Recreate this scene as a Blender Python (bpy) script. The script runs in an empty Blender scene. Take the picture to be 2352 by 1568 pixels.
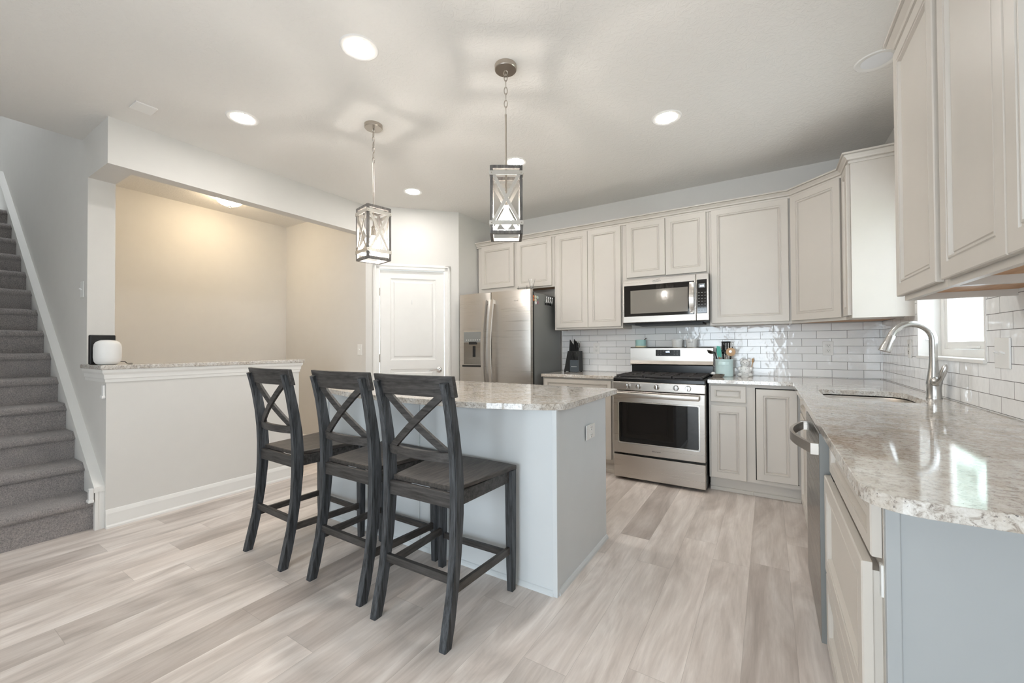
import bpy, bmesh, math, random
from mathutils import Vector, Matrix, Euler
random.seed(7)
PI = math.pi
SC = bpy.context.scene
COL = SC.collection

# ------------------------------------------------------------------ camera
def make_camera():
    f, yaw, pitch, roll = 941.2974, .5584, .0119, -.0049
    c, s = math.cos(yaw), math.sin(yaw)
    R0, F0, U0 = Vector((c, s, 0)), Vector((-s, c, 0)), Vector((0, 0, 1))
    F = F0 + pitch * U0
    U1 = U0 - pitch * F0
    R = R0 + roll * U1
    F.normalize()
    R -= F * R.dot(F)
    R.normalize()
    U = R.cross(F)
    cam = bpy.data.cameras.new('camera')
    cam.sensor_width = 36.0
    cam.sensor_fit = 'HORIZONTAL'
    cam.lens = f / 2352 * 36
    cam.shift_y = .79 / 2352
    cam.clip_start = .02
    o = bpy.data.objects.new('camera', cam)
    COL.objects.link(o)
    m = Matrix.Identity(4)
    for i, v in enumerate((R, U, -F)):
        for k in range(3):
            m[k][i] = v[k]
    m.translation = Vector((-.7821, -4.3386, 1.189))
    o.matrix_world = m
    SC.camera = o
make_camera()

# ------------------------------------------------------------------ light and exposure
SC.view_settings.view_transform = 'Standard'
SC.view_settings.look = 'None'
SC.view_settings.gamma = 1
SC.view_settings.use_curve_mapping = False
SC.view_settings.exposure = 0.3
WORLD_STRENGTH = 9.6     # open sky; turned down on the sink-window side to soften light there
LENS = 126.0      # recessed lamp lens emission
BULB = 230.0     # pendant bulbs
DOME = 46.0       # hall ceiling light
w = bpy.data.worlds.new('sky')
SC.world = w
w.use_nodes = True
nt = w.node_tree
bg = nt.nodes['Background']
bg.inputs[1].default_value = WORLD_STRENGTH
bg.inputs[0].default_value = (.80, .91, 1.0, 1)
wtc = nt.nodes.new('ShaderNodeTexCoord')
wsx = nt.nodes.new('ShaderNodeSeparateXYZ')
nt.links.new(wtc.outputs['Generated'], wsx.inputs[0])
wmr = nt.nodes.new('ShaderNodeMapRange')
wmr.inputs['From Min'].default_value = 0
wmr.inputs['From Max'].default_value = .8
wmr.inputs['To Min'].default_value = WORLD_STRENGTH
wmr.inputs['To Max'].default_value = WORLD_STRENGTH * .5
nt.links.new(wsx.outputs[0], wmr.inputs['Value'])
nt.links.new(wmr.outputs[0], bg.inputs[1])

def area(name, loc, rot, sx, sy, power=0, col=(1, 1, 1), portal=False):
    l = bpy.data.lights.new(name, 'AREA')
    l.shape = 'RECTANGLE'
    l.size, l.size_y = sx, sy
    l.energy = power
    l.color = col
    if portal:
        l.cycles.is_portal = True
    o = bpy.data.objects.new(name, l)
    COL.objects.link(o)
    o.location = loc
    o.rotation_euler = rot
    return o
# daylight: sink window, patio door added behind the camera, area light added upstairs
area('rear_daylight_portal', (-1.5, -7.31, 1.1), (PI/2, 0, 0), 2.0, 2.2, portal=True)
area('sink_window_portal', (.15, -1.39, 1.62), (PI/2, 0, PI/2), .915, 1.0, portal=True)
area('landing_fill', (-6.9, -3.95, 5.25), (0, 0, 0), .5, .5, 18, (.86, .93, 1.0))  # unseen area light added for the daylight coming down from upstairs

# ------------------------------------------------------------------ materials
def lin(c):
    c /= 255
    return c / 12.92 if c <= .04045 else ((c + .055) / 1.055) ** 2.4
def rgb(r, g, b):
    return (lin(r), lin(g), lin(b), 1)
class NT:
    def __init__(s, name):
        s.m = bpy.data.materials.new(name)
        s.m.use_nodes = True
        s.t = s.m.node_tree
        s.b = s.t.nodes['Principled BSDF']
    def n(s, typ, **kw):
        nd = s.t.nodes.new(typ)
        for k, v in kw.items():
            if k in nd.inputs:
                nd.inputs[k].default_value = v
            else:
                setattr(nd, k, v)
        return nd
    def l(s, a, b):
        s.t.links.new(a, b)
    def obj(s, scale=(1, 1, 1), loc=(0, 0, 0), rot=(0, 0, 0)):
        tc = s.n('ShaderNodeTexCoord')
        mp = s.n('ShaderNodeMapping')
        mp.inputs['Scale'].default_value = scale
        mp.inputs['Location'].default_value = loc
        mp.inputs['Rotation'].default_value = rot
        s.l(tc.outputs['Object'], mp.inputs[0])
        return mp.outputs[0]
    def noise(s, vec, scale, detail=4, rough=.5, dist=0):
        nd = s.n('ShaderNodeTexNoise')
        nd.inputs['Scale'].default_value = scale
        nd.inputs['Detail'].default_value = detail
        nd.inputs['Roughness'].default_value = rough
        nd.inputs['Distortion'].default_value = dist
        s.l(vec, nd.inputs['Vector'])
        return nd.outputs['Fac']
    def ramp(s, fac, stops, interp='LINEAR'):
        nd = s.n('ShaderNodeValToRGB')
        cr = nd.color_ramp
        cr.interpolation = interp
        while len(cr.elements) < len(stops):
            cr.elements.new(.5)
        for e, (p, c) in zip(cr.elements, stops):
            e.position = p
            e.color = c
        s.l(fac, nd.inputs[0])
        return nd.outputs[0]
    def mix(s, fac, a, b, mode='MIX'):
        nd = s.n('ShaderNodeMix')
        nd.data_type = 'RGBA'
        nd.blend_type = mode
        for i, v in ((0, fac), (6, a), (7, b)):
            if hasattr(v, 'is_linked') or hasattr(v, 'links'):
                s.l(v, nd.inputs[i])
            else:
                nd.inputs[i].default_value = v
        return nd.outputs[2]
    def bump(s, h, strength, dist=.002):
        nd = s.n('ShaderNodeBump')
        nd.inputs['Strength'].default_value = strength
        nd.inputs['Distance'].default_value = dist
        s.l(h, nd.inputs['Height'])
        s.l(nd.outputs[0], s.b.inputs['Normal'])
    def col(s, v):
        if hasattr(v, 'links'):
            s.l(v, s.b.inputs['Base Color'])
        else:
            s.b.inputs['Base Color'].default_value = v
    def set(s, **kw):
        for k, v in kw.items():
            s.b.inputs[k.replace('_', ' ')].default_value = v
        return s

def paint(name, c, rough=.6, bump=0, scale=60, bd=.001):
    t = NT(name)
    v = t.obj()
    f = t.noise(v, 9, 3)
    d = tuple(x * .955 for x in c[:3]) + (1,)
    t.col(t.mix(f, c, d))
    t.set(Roughness=rough)
    if bump:
        t.bump(t.noise(v, scale, 5), bump, bd)
    return t.m
M = {}
M['wall'] = paint('wall_paint', rgb(222, 219, 214), .8, .25, 140)
M['hallwall'] = M['wall']
M['ceiling'] = None
M['trim'] = paint('trim_paint', rgb(240, 238, 234), .35)
M['cab'] = paint('cabinet_paint', rgb(205, 198, 189), .38)
M['wood_under'] = None
M['cab_shaded'] = paint('cabinet_paint_shaded', rgb(170, 173, 174), .42)  # same paint as the cabinets; cool light and shade put into the colour
M['cab_daylit'] = paint('cabinet_paint_daylit', rgb(221, 225, 227), .4)  # cabinet paint again, lightened and cooled to carry the daylight on it
M['plate'] = paint('plate_plastic', rgb(240, 239, 236), .4)
M['black'] = paint('black_enamel', rgb(9, 9, 10), .25)
M['blackmat'] = paint('black_plastic', rgb(13, 13, 14), .5)
M['castiron'] = paint('cast_iron', rgb(48, 44, 43), .6, .3, 200)
M['darkgap'] = paint('gap_dark', rgb(30, 28, 27), .8)
M['white_plastic'] = paint('white_plastic', rgb(236, 235, 233), .5)
M['ceramic'] = paint('white_ceramic', rgb(240, 239, 236), .18)
M['mint'] = paint('mint_ceramic', rgb(212, 234, 233), .2)
M['teal'] = paint('teal_ceramic', rgb(166, 206, 200), .3)
M['silicone'] = paint('mint_silicone', rgb(110, 200, 185), .4)
M['lightwood'] = paint('light_wood', rgb(196, 160, 122), .5)
M['greybody'] = paint('grey_enamel', rgb(128, 129, 127), .38, .15, 220)
M['blackcloth'] = paint('black_block', rgb(10, 10, 11), .55)
M['slate'] = paint('slate_block', rgb(72, 80, 86), .5)
M['orange'] = paint('orange_enamel', rgb(214, 120, 70), .4)
M['pinkish'] = paint('rose_enamel', rgb(160, 110, 120), .4)
M['sage'] = paint('sage_enamel', rgb(190, 205, 200), .4)
M['cream'] = paint('cream_enamel', rgb(228, 220, 190), .4)
M['foliage'] = paint('foliage_green', rgb(165, 176, 166), .9, .6, 6, .2)
M['lawn'] = paint('lawn_green', rgb(140, 165, 120), .95)
M['bounce_pale'] = paint('pale_bounce_ground', rgb(226, 223, 218), .9)
M['bark'] = paint('bark_brown', rgb(110, 95, 80), .9)

def m_ceiling():
    t = NT('ceiling_knockdown')
    v = t.obj()
    t.col(rgb(233, 230, 225))
    t.set(Roughness=.9)
    a = t.noise(v, 16, 4, .6, 2.5)
    b = t.noise(v, 70, 2)
    mx = t.n('ShaderNodeMath', operation='MULTIPLY')
    r = t.ramp(a, [(.45, (0, 0, 0, 1)), (.56, (1, 1, 1, 1))])
    t.l(r, mx.inputs[0])
    t.l(b, mx.inputs[1])
    t.bump(mx.outputs[0], .35, .004)
    return t.m
M['ceiling'] = m_ceiling()

def m_wood_under():
    t = NT('maple_underside')
    v = t.obj((1, 6, 6))
    t.col(t.ramp(t.noise(v, 6, 5), [(.3, rgb(176, 128, 86)), (.7, rgb(202, 158, 114))]))
    t.set(Roughness=.5)
    return t.m
M['wood_under'] = m_wood_under()

def m_floor():
    t = NT('vinyl_plank')
    tc = t.n('ShaderNodeTexCoord')
    sep = t.n('ShaderNodeSeparateXYZ')
    t.l(tc.outputs['Object'], sep.inputs[0])
    # row = across x (0.178 m), brick along y (1.219 m)
    ux = t.n('ShaderNodeMath', operation='ADD')
    ux.inputs[1].default_value = 1.59 + .178 * 60
    t.l(sep.outputs[0], ux.inputs[0])
    uy = t.n('ShaderNodeMath', operation='ADD')
    uy.inputs[1].default_value = 2.89 + 1.219 * 20
    t.l(sep.outputs[1], uy.inputs[0])
    # row index and a pseudo-random shift per row
    row = t.n('ShaderNodeMath', operation='DIVIDE')
    row.inputs[1].default_value = .178
    t.l(ux.outputs[0], row.inputs[0])
    fl = t.n('ShaderNodeMath', operation='FLOOR')
    t.l(row.outputs[0], fl.inputs[0])
    wn = t.n('ShaderNodeTexWhiteNoise', noise_dimensions='1D')
    t.l(fl.outputs[0], wn.inputs['W'])
    sh = t.n('ShaderNodeMath', operation='MULTIPLY_ADD')
    sh.inputs[1].default_value = 1.219
    t.l(wn.outputs['Value'], sh.inputs[0])
    t.l(uy.outputs[0], sh.inputs[2])
    yb = t.n('ShaderNodeMath', operation='DIVIDE')
    yb.inputs[1].default_value = 1.219
    t.l(sh.outputs[0], yb.inputs[0])
    fy = t.n('ShaderNodeMath', operation='FLOOR')
    t.l(yb.outputs[0], fy.inputs[0])
    cmb = t.n('ShaderNodeCombineXYZ')
    t.l(fl.outputs[0], cmb.inputs[0])
    t.l(fy.outputs[0], cmb.inputs[1])
    rnd = t.n('ShaderNodeTexWhiteNoise', noise_dimensions='2D')
    t.l(cmb.outputs[0], rnd.inputs['Vector'])
    # grain coordinates shifted per plank
    sc = t.n('ShaderNodeVectorMath', operation='MULTIPLY')
    sc.inputs[1].default_value = (5.0, .95, 1)
    t.l(tc.outputs['Object'], sc.inputs[0])
    rv = t.n('ShaderNodeVectorMath', operation='SCALE')
    rv.inputs['Scale'].default_value = 37
    t.l(rnd.outputs['Color'], rv.inputs[0])
    ad = t.n('ShaderNodeVectorMath', operation='ADD')
    t.l(sc.outputs[0], ad.inputs[0])
    t.l(rv.outputs[0], ad.inputs[1])
    big = t.noise(ad.outputs[0], 1.3, 5, .55, 1.6)
    fine = t.n('ShaderNodeVectorMath', operation='MULTIPLY')
    fine.inputs[1].default_value = (8, 2.6, 1)
    t.l(ad.outputs[0], fine.inputs[0])
    fg = t.noise(fine.outputs[0], 2.2, 6, .65)
    base = t.ramp(big, [(.25, rgb(190, 180, 173)), (.45, rgb(214, 204, 197)), (.62, rgb(232, 224, 218)), (.8, rgb(246, 240, 236))])
    grain = t.ramp(fg, [(.3, (.84, .83, .82, 1)), (.62, (1.06, 1.06, 1.06, 1))])
    c = t.mix(.6, base, grain, 'MULTIPLY')
    tone = t.ramp(rnd.outputs['Value'], [(0, (.66, .63, .61, 1)), (.42, (.95, .94, .93, 1)), (1, (1.1, 1.09, 1.08, 1))])
    c = t.mix(.85, c, tone, 'MULTIPLY')
    # plank seams
    def edge(src, wd):
        fr = t.n('ShaderNodeMath', operation='FRACT')
        t.l(src, fr.inputs[0])
        pp = t.n('ShaderNodeMath', operation='PINGPONG')
        pp.inputs[1].default_value = .5
        t.l(fr.outputs[0], pp.inputs[0])
        lt = t.n('ShaderNodeMath', operation='LESS_THAN')
        lt.inputs[1].default_value = wd
        t.l(pp.outputs[0], lt.inputs[0])
        return lt.outputs[0]
    mxx = t.n('ShaderNodeMath', operation='MAXIMUM')
    t.l(edge(row.outputs[0], .004), mxx.inputs[0])
    t.l(edge(yb.outputs[0], .0007), mxx.inputs[1])
    fac = t.n('ShaderNodeMath', operation='MULTIPLY')
    fac.inputs[1].default_value = .35
    t.l(mxx.outputs[0], fac.inputs[0])
    c = t.mix(fac.outputs[0], c, rgb(120, 108, 100))
    t.col(c)
    t.set(Roughness=.42)
    t.bump(fg, .12, .001)
    return t.m
M['floor'] = m_floor()

def m_granite():
    t = NT('speckled_granite')
    v = t.obj()
    a = t.noise(v, 75, 6, .72, .8)
    b = t.noise(v, 170, 3, .6)
    g = t.noise(v, 9, 3, .5, 1.0)
    base = t.ramp(a, [(.30, rgb(128, 120, 113)), (.41, rgb(182, 174, 166)), (.50, rgb(216, 212, 206)), (.7, rgb(238, 237, 234))])
    vein = t.ramp(g, [(.36, rgb(214, 203, 190)), (.62, rgb(246, 246, 246))])
    c = t.mix(.7, base, vein, 'MULTIPLY')
    sp = t.ramp(b, [(.29, (1, 1, 1, 1)), (.36, (0, 0, 0, 1))])
    c = t.mix(sp, c, rgb(92, 86, 84))
    t.col(c)
    t.set(Roughness=.07)
    t.b.inputs['IOR'].default_value = 1.6
    return t.m
M['granite'] = m_granite()

def m_tile(name, axis):
    t = NT(name)
    tc = t.n('ShaderNodeTexCoord')
    sep = t.n('ShaderNodeSeparateXYZ')
    t.l(tc.outputs['Object'], sep.inputs[0])
    cmb = t.n('ShaderNodeCombineXYZ')
    ad = t.n('ShaderNodeMath', operation='ADD')
    ad.inputs[1].default_value = 4.08 + .1265 + .102
    t.l(sep.outputs[axis], ad.inputs[0])
    az = t.n('ShaderNodeMath', operation='ADD')
    az.inputs[1].default_value = -.9185 + .0655 * 2
    t.l(sep.outputs[2], az.inputs[0])
    t.l(ad.outputs[0], cmb.inputs[0])
    t.l(az.outputs[0], cmb.inputs[1])
    br = t.n('ShaderNodeTexBrick')
    br.offset = .5
    br.offset_frequency = 2
    for k, val in (('Scale', 1), ('Mortar Size', .0013), ('Mortar Smooth', .15), ('Bias', 0), ('Brick Width', .204), ('Row Height', .0655)):
        br.inputs[k].default_value = val
    br.inputs['Color1'].default_value = rgb(248, 248, 247)
    br.inputs['Color2'].default_value = rgb(242, 242, 242)
    br.inputs['Mortar'].default_value = rgb(104, 102, 100)
    t.l(cmb.outputs[0], br.inputs['Vector'])
    t.col(br.outputs['Color'])
    r = t.ramp(br.outputs['Fac'], [(0, (.06, .06, .06, 1)), (1, (.8, .8, .8, 1))])
    t.l(r, t.b.inputs['Roughness'])
    v = t.obj()
    wv = t.noise(v, 16, 2)
    inv = t.n('ShaderNodeMath', operation='MULTIPLY_ADD')
    inv.inputs[1].default_value = -.45
    t.l(br.outputs['Fac'], inv.inputs[0])
    t.l(wv, inv.inputs[2])
    t.bump(inv.outputs[0], .55, .004)
    return t.m
M['tile_x'] = m_tile('white_tile_back', 0)
M['tile_y'] = m_tile('white_tile_right', 1)

def m_steel(name, c=(196, 190, 183), rough=.31, stretch=(1.2, 1.2, 260)):
    t = NT(name)
    v = t.obj(stretch)
    f = t.noise(v, 1.0, 3)
    t.col(rgb(*c))
    t.set(Metallic=1.0)
    r = t.ramp(f, [(.3, (rough - .05,) * 3 + (1,)), (.7, (rough + .07,) * 3 + (1,))])
    t.l(r, t.b.inputs['Roughness'])
    t.b.inputs['Anisotropic'].default_value = .75
    tg = t.n('ShaderNodeTangent')
    tg.direction_type = 'RADIAL'
    tg.axis = 'Z'
    t.l(tg.outputs[0], t.b.inputs['Tangent'])
    t.bump(f, .004, .0003)
    return t.m
M['steel'] = m_steel('brushed_steel')
M['steel_dark'] = m_steel('dark_steel', (150, 146, 141), .22)
def metal(name, c, rough):
    t = NT(name)
    v = t.obj()
    t.col(t.mix(t.noise(v, 40, 2), rgb(*c), rgb(*[int(x * .96) for x in c])))
    t.set(Metallic=1.0, Roughness=rough)
    return t.m
M['nickel'] = metal('brushed_nickel', (190, 182, 172), .3)
M['chrome'] = metal('chrome', (225, 225, 226), .12)
M['faucet'] = metal('stainless_faucet', (206, 205, 203), .24)
M['strapmetal'] = metal('pale_strap', (205, 200, 193), .45)

def m_chair(name, stretch, c0, c1):
    t = NT(name)
    v = t.obj(stretch)
    f = t.noise(v, 14, 5, .65)
    v2 = t.obj()
    g = t.noise(v2, 5, 2)
    t.col(t.mix(t.ramp(f, [(.35, (0, 0, 0, 1)), (.68, (1, 1, 1, 1))]), rgb(*c0), rgb(*c1)))
    t.set(Roughness=.5)
    t.bump(f, .35, .002)
    return t.m
M['chair_z'] = m_chair('charcoal_wood_upright', (6, 6, .5), (32, 33, 35), (86, 89, 93))
M['chair_x'] = m_chair('charcoal_wood_cross', (.5, 6, 6), (38, 36, 35), (80, 77, 75))
M['chair_y'] = m_chair('charcoal_wood_seat', (5, .6, 5), (50, 46, 43), (86, 80, 75))
M['pend_wood'] = m_chair('weathered_grey_wood', (4, 4, .6), (72, 68, 65), (128, 123, 118))

def m_carpet():
    t = NT('grey_carpet')
    v = t.obj()
    a = t.noise(v, 170, 4, .7)
    b = t.noise(v, 14, 4, .6)
    c = t.mix(t.ramp(a, [(.3, (0, 0, 0, 1)), (.7, (1, 1, 1, 1))]), rgb(128, 122, 121), rgb(214, 206, 202))
    c = t.mix(.45, c, t.ramp(b, [(.3, (.72, .72, .74, 1)), (.7, (1.1, 1.08, 1.06, 1))]), 'MULTIPLY')
    t.col(c)
    t.set(Roughness=1.0)
    t.b.inputs['Sheen Weight'].default_value = .3
    t.bump(a, 1.0, .012)
    return t.m
M['carpet'] = m_carpet()

def m_glass(name, rough=0.0, tint=(1, 1, 1, 1), thin=True):
    t = NT(name)
    t.col(tint)
    t.set(Roughness=rough)
    t.b.inputs['Transmission Weight'].default_value = 1.0
    t.b.inputs['IOR'].default_value = 1.12 if thin else 1.45
    return t.m
M['pane'] = m_glass('window_pane')
M['glass'] = m_glass('clear_glass', 0, (1, 1, 1, 1), False)
def m_darkglass(name, c, rough=.04, spec=.5):
    t = NT(name)
    v = t.obj()
    t.col(t.mix(t.noise(v, 3, 1), rgb(*c), rgb(*[min(255, x + 2) for x in c])))
    t.set(Roughness=rough)
    t.b.inputs['Coat Weight'].default_value = .3
    return t.m
M['ovenglass'] = m_darkglass('oven_glass', (9, 9, 10))
M['microglass_reflect'] = m_darkglass('microwave_window_reflection', (132, 126, 118), .08)  # dark glass; the room's reflection is put into this paler colour
M['microframe'] = m_darkglass('microwave_black', (22, 19, 18), .05)
def emit(name, c, s):
    t = NT(name)
    t.col((.8, .8, .8, 1))
    t.b.inputs['Emission Color'].default_value = c
    t.b.inputs['Emission Strength'].default_value = s
    return t.m
M['lens'] = emit('lamp_lens', (1, .97, .93, 1), LENS)
M['bulb'] = emit('warm_bulb', (1, .94, .87, 1), BULB)
M['dome'] = emit('dome_glass', (1, .80, .54, 1), DOME)
M['display'] = emit('blue_white_digits', (.55, .7, 1, 1), 4)
M['lens_off'] = paint('lens_off', rgb(244, 245, 247), .4)

# ------------------------------------------------------------------ mesh helpers
class MB:
    def __init__(s):
        s.bm = bmesh.new()
    def box(s, x0, x1, y0, y1, z0, z1, bev=0, seg=2):
        r = bmesh.ops.create_cube(s.bm, size=1)
        vs = r['verts']
        for v in vs:
            v.co = Vector((x0 + (v.co.x + .5) * (x1 - x0), y0 + (v.co.y + .5) * (y1 - y0), z0 + (v.co.z + .5) * (z1 - z0)))
        if bev:
            es = list({e for v in vs for e in v.link_edges})
            bmesh.ops.bevel(s.bm, geom=es, offset=bev, segments=seg, affect='EDGES', profile=.5)
        return s
    def obox(s, c, size, mat=None, bev=0):
        k = MB()
        hx, hy, hz = [q / 2 for q in size]
        k.box(-hx, hx, -hy, hy, -hz, hz, bev)
        T = Matrix.Translation(Vector(c)) @ ((mat or Matrix.Identity(3)).to_4x4())
        s.merge(k, T)
        return s
    def merge(s, k, T=None):
        if T is not None:
            bmesh.ops.transform(k.bm, matrix=T, verts=k.bm.verts)
        me = bpy.data.meshes.new('tmp')
        k.bm.to_mesh(me)
        k.bm.free()
        s.bm.from_mesh(me)
        bpy.data.meshes.remove(me)
        return s
    def bar(s, a, b, wx, wy, up=Vector((0, 0, 1)), bev=0):
        a, b = Vector(a), Vector(b)
        d = b - a
        z = d.normalized()
        x = up.cross(z)
        if x.length < 1e-4:
            x = Vector((1, 0, 0))
        x.normalize()
        y = z.cross(x)
        m = Matrix((x, y, z)).transposed()
        return s.obox((a + b) / 2, (wx, wy, d.length), m, bev)
    def loft(s, rings, cap=True, closed=False):
        vv = [[s.bm.verts.new(p) for p in r] for r in rings]
        n = len(vv[0])
        R = len(vv)
        for i in range(R if closed else R - 1):
            a, b = vv[i], vv[(i + 1) % R]
            for j in range(n):
                s.bm.faces.new((a[j], a[(j + 1) % n], b[(j + 1) % n], b[j]))
        if cap and not closed:
            s.bm.faces.new(list(reversed(vv[0])))
            s.bm.faces.new(vv[-1])
        return s
    def tube(s, pts, r, seg=10, closed=False):
        pts = [Vector(p) for p in pts]
        n = len(pts)
        rr = r if isinstance(r, (list, tuple)) else [r] * n
        rings = []
        prev = None
        for i, p in enumerate(pts):
            if closed:
                d = pts[(i + 1) % n] - pts[i - 1]
            else:
                d = pts[min(i + 1, n - 1)] - pts[max(i - 1, 0)]
            d.normalize()
            if prev is None:
                u = d.orthogonal().normalized()
            else:
                u = (prev - d * prev.dot(d)).normalized()
            prev = u
            v = d.cross(u)
            rings.append([p + (u * math.cos(2 * PI * k / seg) + v * math.sin(2 * PI * k / seg)) * rr[i] for k in range(seg)])
        return s.loft(rings, True, closed)
    def lathe(s, prof, c=(0, 0, 0), seg=28):
        cx, cy, cz = c
        rings = [[Vector((cx + max(r, 1e-4) * math.cos(2 * PI * k / seg), cy + max(r, 1e-4) * math.sin(2 * PI * k / seg), cz + z)) for k in range(seg)] for r, z in prof]
        return s.loft(rings, True)
    def sphere(s, c, r, sc=(1, 1, 1), seg=18):
        T = Matrix.Translation(Vector(c)) @ Matrix.Diagonal((r * sc[0], r * sc[1], r * sc[2], 1))
        bmesh.ops.create_uvsphere(s.bm, u_segments=seg, v_segments=seg // 2 + 2, radius=1, matrix=T)
        return s
    def prism(s, pts, axis, a, b):
        # polygon pts in the two other axes, extruded along axis a..b
        def P(p, h):
            return {'x': (h, p[0], p[1]), 'y': (p[0], h, p[1]), 'z': (p[0], p[1], h)}[axis]
        return s.loft([[Vector(P(p, a)) for p in pts], [Vector(P(p, b)) for p in pts]])
    def sweep(s, path, prof, side=1):
        # profile (outward offset, z) along an open 2-D path with mitred corners; outward = right-hand side when side=1
        path = [Vector(p) for p in path]
        rings = []
        for i, p in enumerate(path):
            ds = []
            if i > 0:
                ds.append((path[i] - path[i - 1]).normalized())
            if i < len(path) - 1:
                ds.append((path[i + 1] - path[i]).normalized())
            ns = [Vector((d.y, -d.x)) * side for d in ds]
            if len(ns) == 2:
                m = (ns[0] + ns[1]).normalized()
                m = m / max(.2, m.dot(ns[0]))
            else:
                m = ns[0]
            rings.append([Vector((p.x + m.x * o, p.y + m.y * o, z)) for o, z in prof])
        return s.loft(rings)
    def panel(s, x0, x1, z0, z1, yb, yf, frame=.048, lip=.010, small=False):
        # raised-frame door / drawer front facing -Y, back at yb, front at yf (yf < yb)
        k = .55 if small else 1
        prof = [(0, yb), (0, yf + .003), (.003, yf), (frame, yf), (frame + .002 * k, yf + .0045), (frame + .006 * k, yf + .0045), (frame + .009 * k, yf + .001),
                (frame + .014 * k, yf + .001), (frame + .019 * k, yf + lip + .002), (frame + .022 * k, yf + lip + .002), (frame + .025 * k, yf + lip - .001)]
        rings = [[Vector((x0 + i, y, z0 + i)), Vector((x1 - i, y, z0 + i)), Vector((x1 - i, y, z1 - i)), Vector((x0 + i, y, z1 - i))] for i, y in prof]
        return s.loft(rings)
    def done(s, name, mat, parent=None, smooth=False, world=False, angle=35):
        bmesh.ops.recalc_face_normals(s.bm, faces=s.bm.faces)
        me = bpy.data.meshes.new(name)
        s.bm.to_mesh(me)
        s.bm.free()
        me.materials.append(M[mat] if isinstance(mat, str) else mat)
        if smooth:
            me.polygons.foreach_set('use_smooth', [True] * len(me.polygons))
            me.set_sharp_from_angle(angle=math.radians(angle))
        o = bpy.data.objects.new(name, me)
        COL.objects.link(o)
        if parent is not None:
            o.parent = parent
            if world:
                o.matrix_parent_inverse = base_matrix(parent).inverted()
        return o

def base_matrix(o):
    m = Matrix.Translation(o.location) @ o.rotation_euler.to_matrix().to_4x4()
    if o.parent:
        m = base_matrix(o.parent) @ o.matrix_parent_inverse @ m
    return m
def tag(o, label, cat, group=None):
    o['label'] = label
    o['category'] = cat
    if group:
        o['group'] = group
    return o
def thing(name, label, cat, loc=(0, 0, 0), rz=0, group=None):
    o = bpy.data.objects.new(name, None)
    o.empty_display_size = .1
    COL.objects.link(o)
    o.location = loc
    o.rotation_euler = (0, 0, rz)
    return tag(o, label, cat, group)
def struct(mb, name, mat, parent=None, smooth=False):
    o = mb.done(name, mat, parent, smooth)
    if parent is None:
        o['kind'] = 'structure'
    return o
def dup(root, loc, rz, label, group=None):
    r = root.copy()
    COL.objects.link(r)
    r.location = loc
    r.rotation_euler = (0, 0, rz)
    r['label'] = label
    if group:
        r['group'] = group
    for ch in list(root.children):
        c = ch.copy()
        COL.objects.link(c)
        c.parent = r
        for g in list(ch.children):
            d = g.copy()
            COL.objects.link(d)
            d.parent = c
    return r
def text(name, body, size, mat, parent, loc, rot, ext=.0006, align='CENTER'):
    cu = bpy.data.curves.new(name, 'FONT')
    cu.body = body
    cu.size = size
    cu.extrude = ext
    cu.align_x = align
    cu.align_y = 'CENTER'
    cu.materials.append(M[mat])
    tmp = bpy.data.objects.new('tmp', cu)
    me = bpy.data.meshes.new_from_object(tmp)
    bpy.data.objects.remove(tmp)
    me.name = name
    o = bpy.data.objects.new(name, me)
    COL.objects.link(o)
    if parent is not None:
        o.parent = parent
        o.matrix_parent_inverse = base_matrix(parent).inverted()
    o.location = loc
    o.rotation_euler = rot
    return o
def bevel_mod(o, wd=.005, seg=2):
    b = o.modifiers.new('bevel', 'BEVEL')
    b.width = wd
    b.segments = seg
    b.limit_method = 'ANGLE'
    b.angle_limit = math.radians(40)
    return o

# ------------------------------------------------------------------ room shell
ZC = 2.745
SW = -3.457          # plane of the stair wall
struct(MB().box(-6.2, .12, -7.3, .12, -.12, 0), 'floor', 'floor')
c = MB()
c.box(-5.11, .12, -7.3, .12, ZC, ZC + .15)
c.box(-6.2, -5.11, SW + .149, .12, ZC, ZC + .15)
c.box(-6.2, -5.11, -7.3, -4.46, ZC, ZC + .15)
struct(c, 'ceiling', 'ceiling')
struct(MB().box(-3.92, .12, 0, .12, 0, ZC), 'wall_back', 'wall')
# right wall with the sink window opening
WY0, WY1, WZ0, WZ1 = -1.845, -.93, 1.12, 2.12
r = MB()
r.box(0, .14, WY1, .0, 0, ZC)
r.box(0, .14, -7.3, WY0, 0, ZC)
r.box(0, .14, WY0, WY1, 0, WZ0)
r.box(0, .14, WY0, WY1, WZ1, ZC)
struct(r, 'wall_right', 'wall')
# wall behind the camera with an opening placed and sized for daylight
r = MB()
r.box(-6.2, -2.5, -7.3, -7.18, 0, ZC)
r.box(-.5, .0, -7.3, -7.18, 0, ZC)
r.box(-2.5, -.5, -7.3, -7.18, 2.2, ZC)
struct(r, 'wall_front', 'wall')
struct(MB().box(-6.2, -6.08, -7.18, -4.46, 0, ZC), 'wall_left', 'wall')
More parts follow.
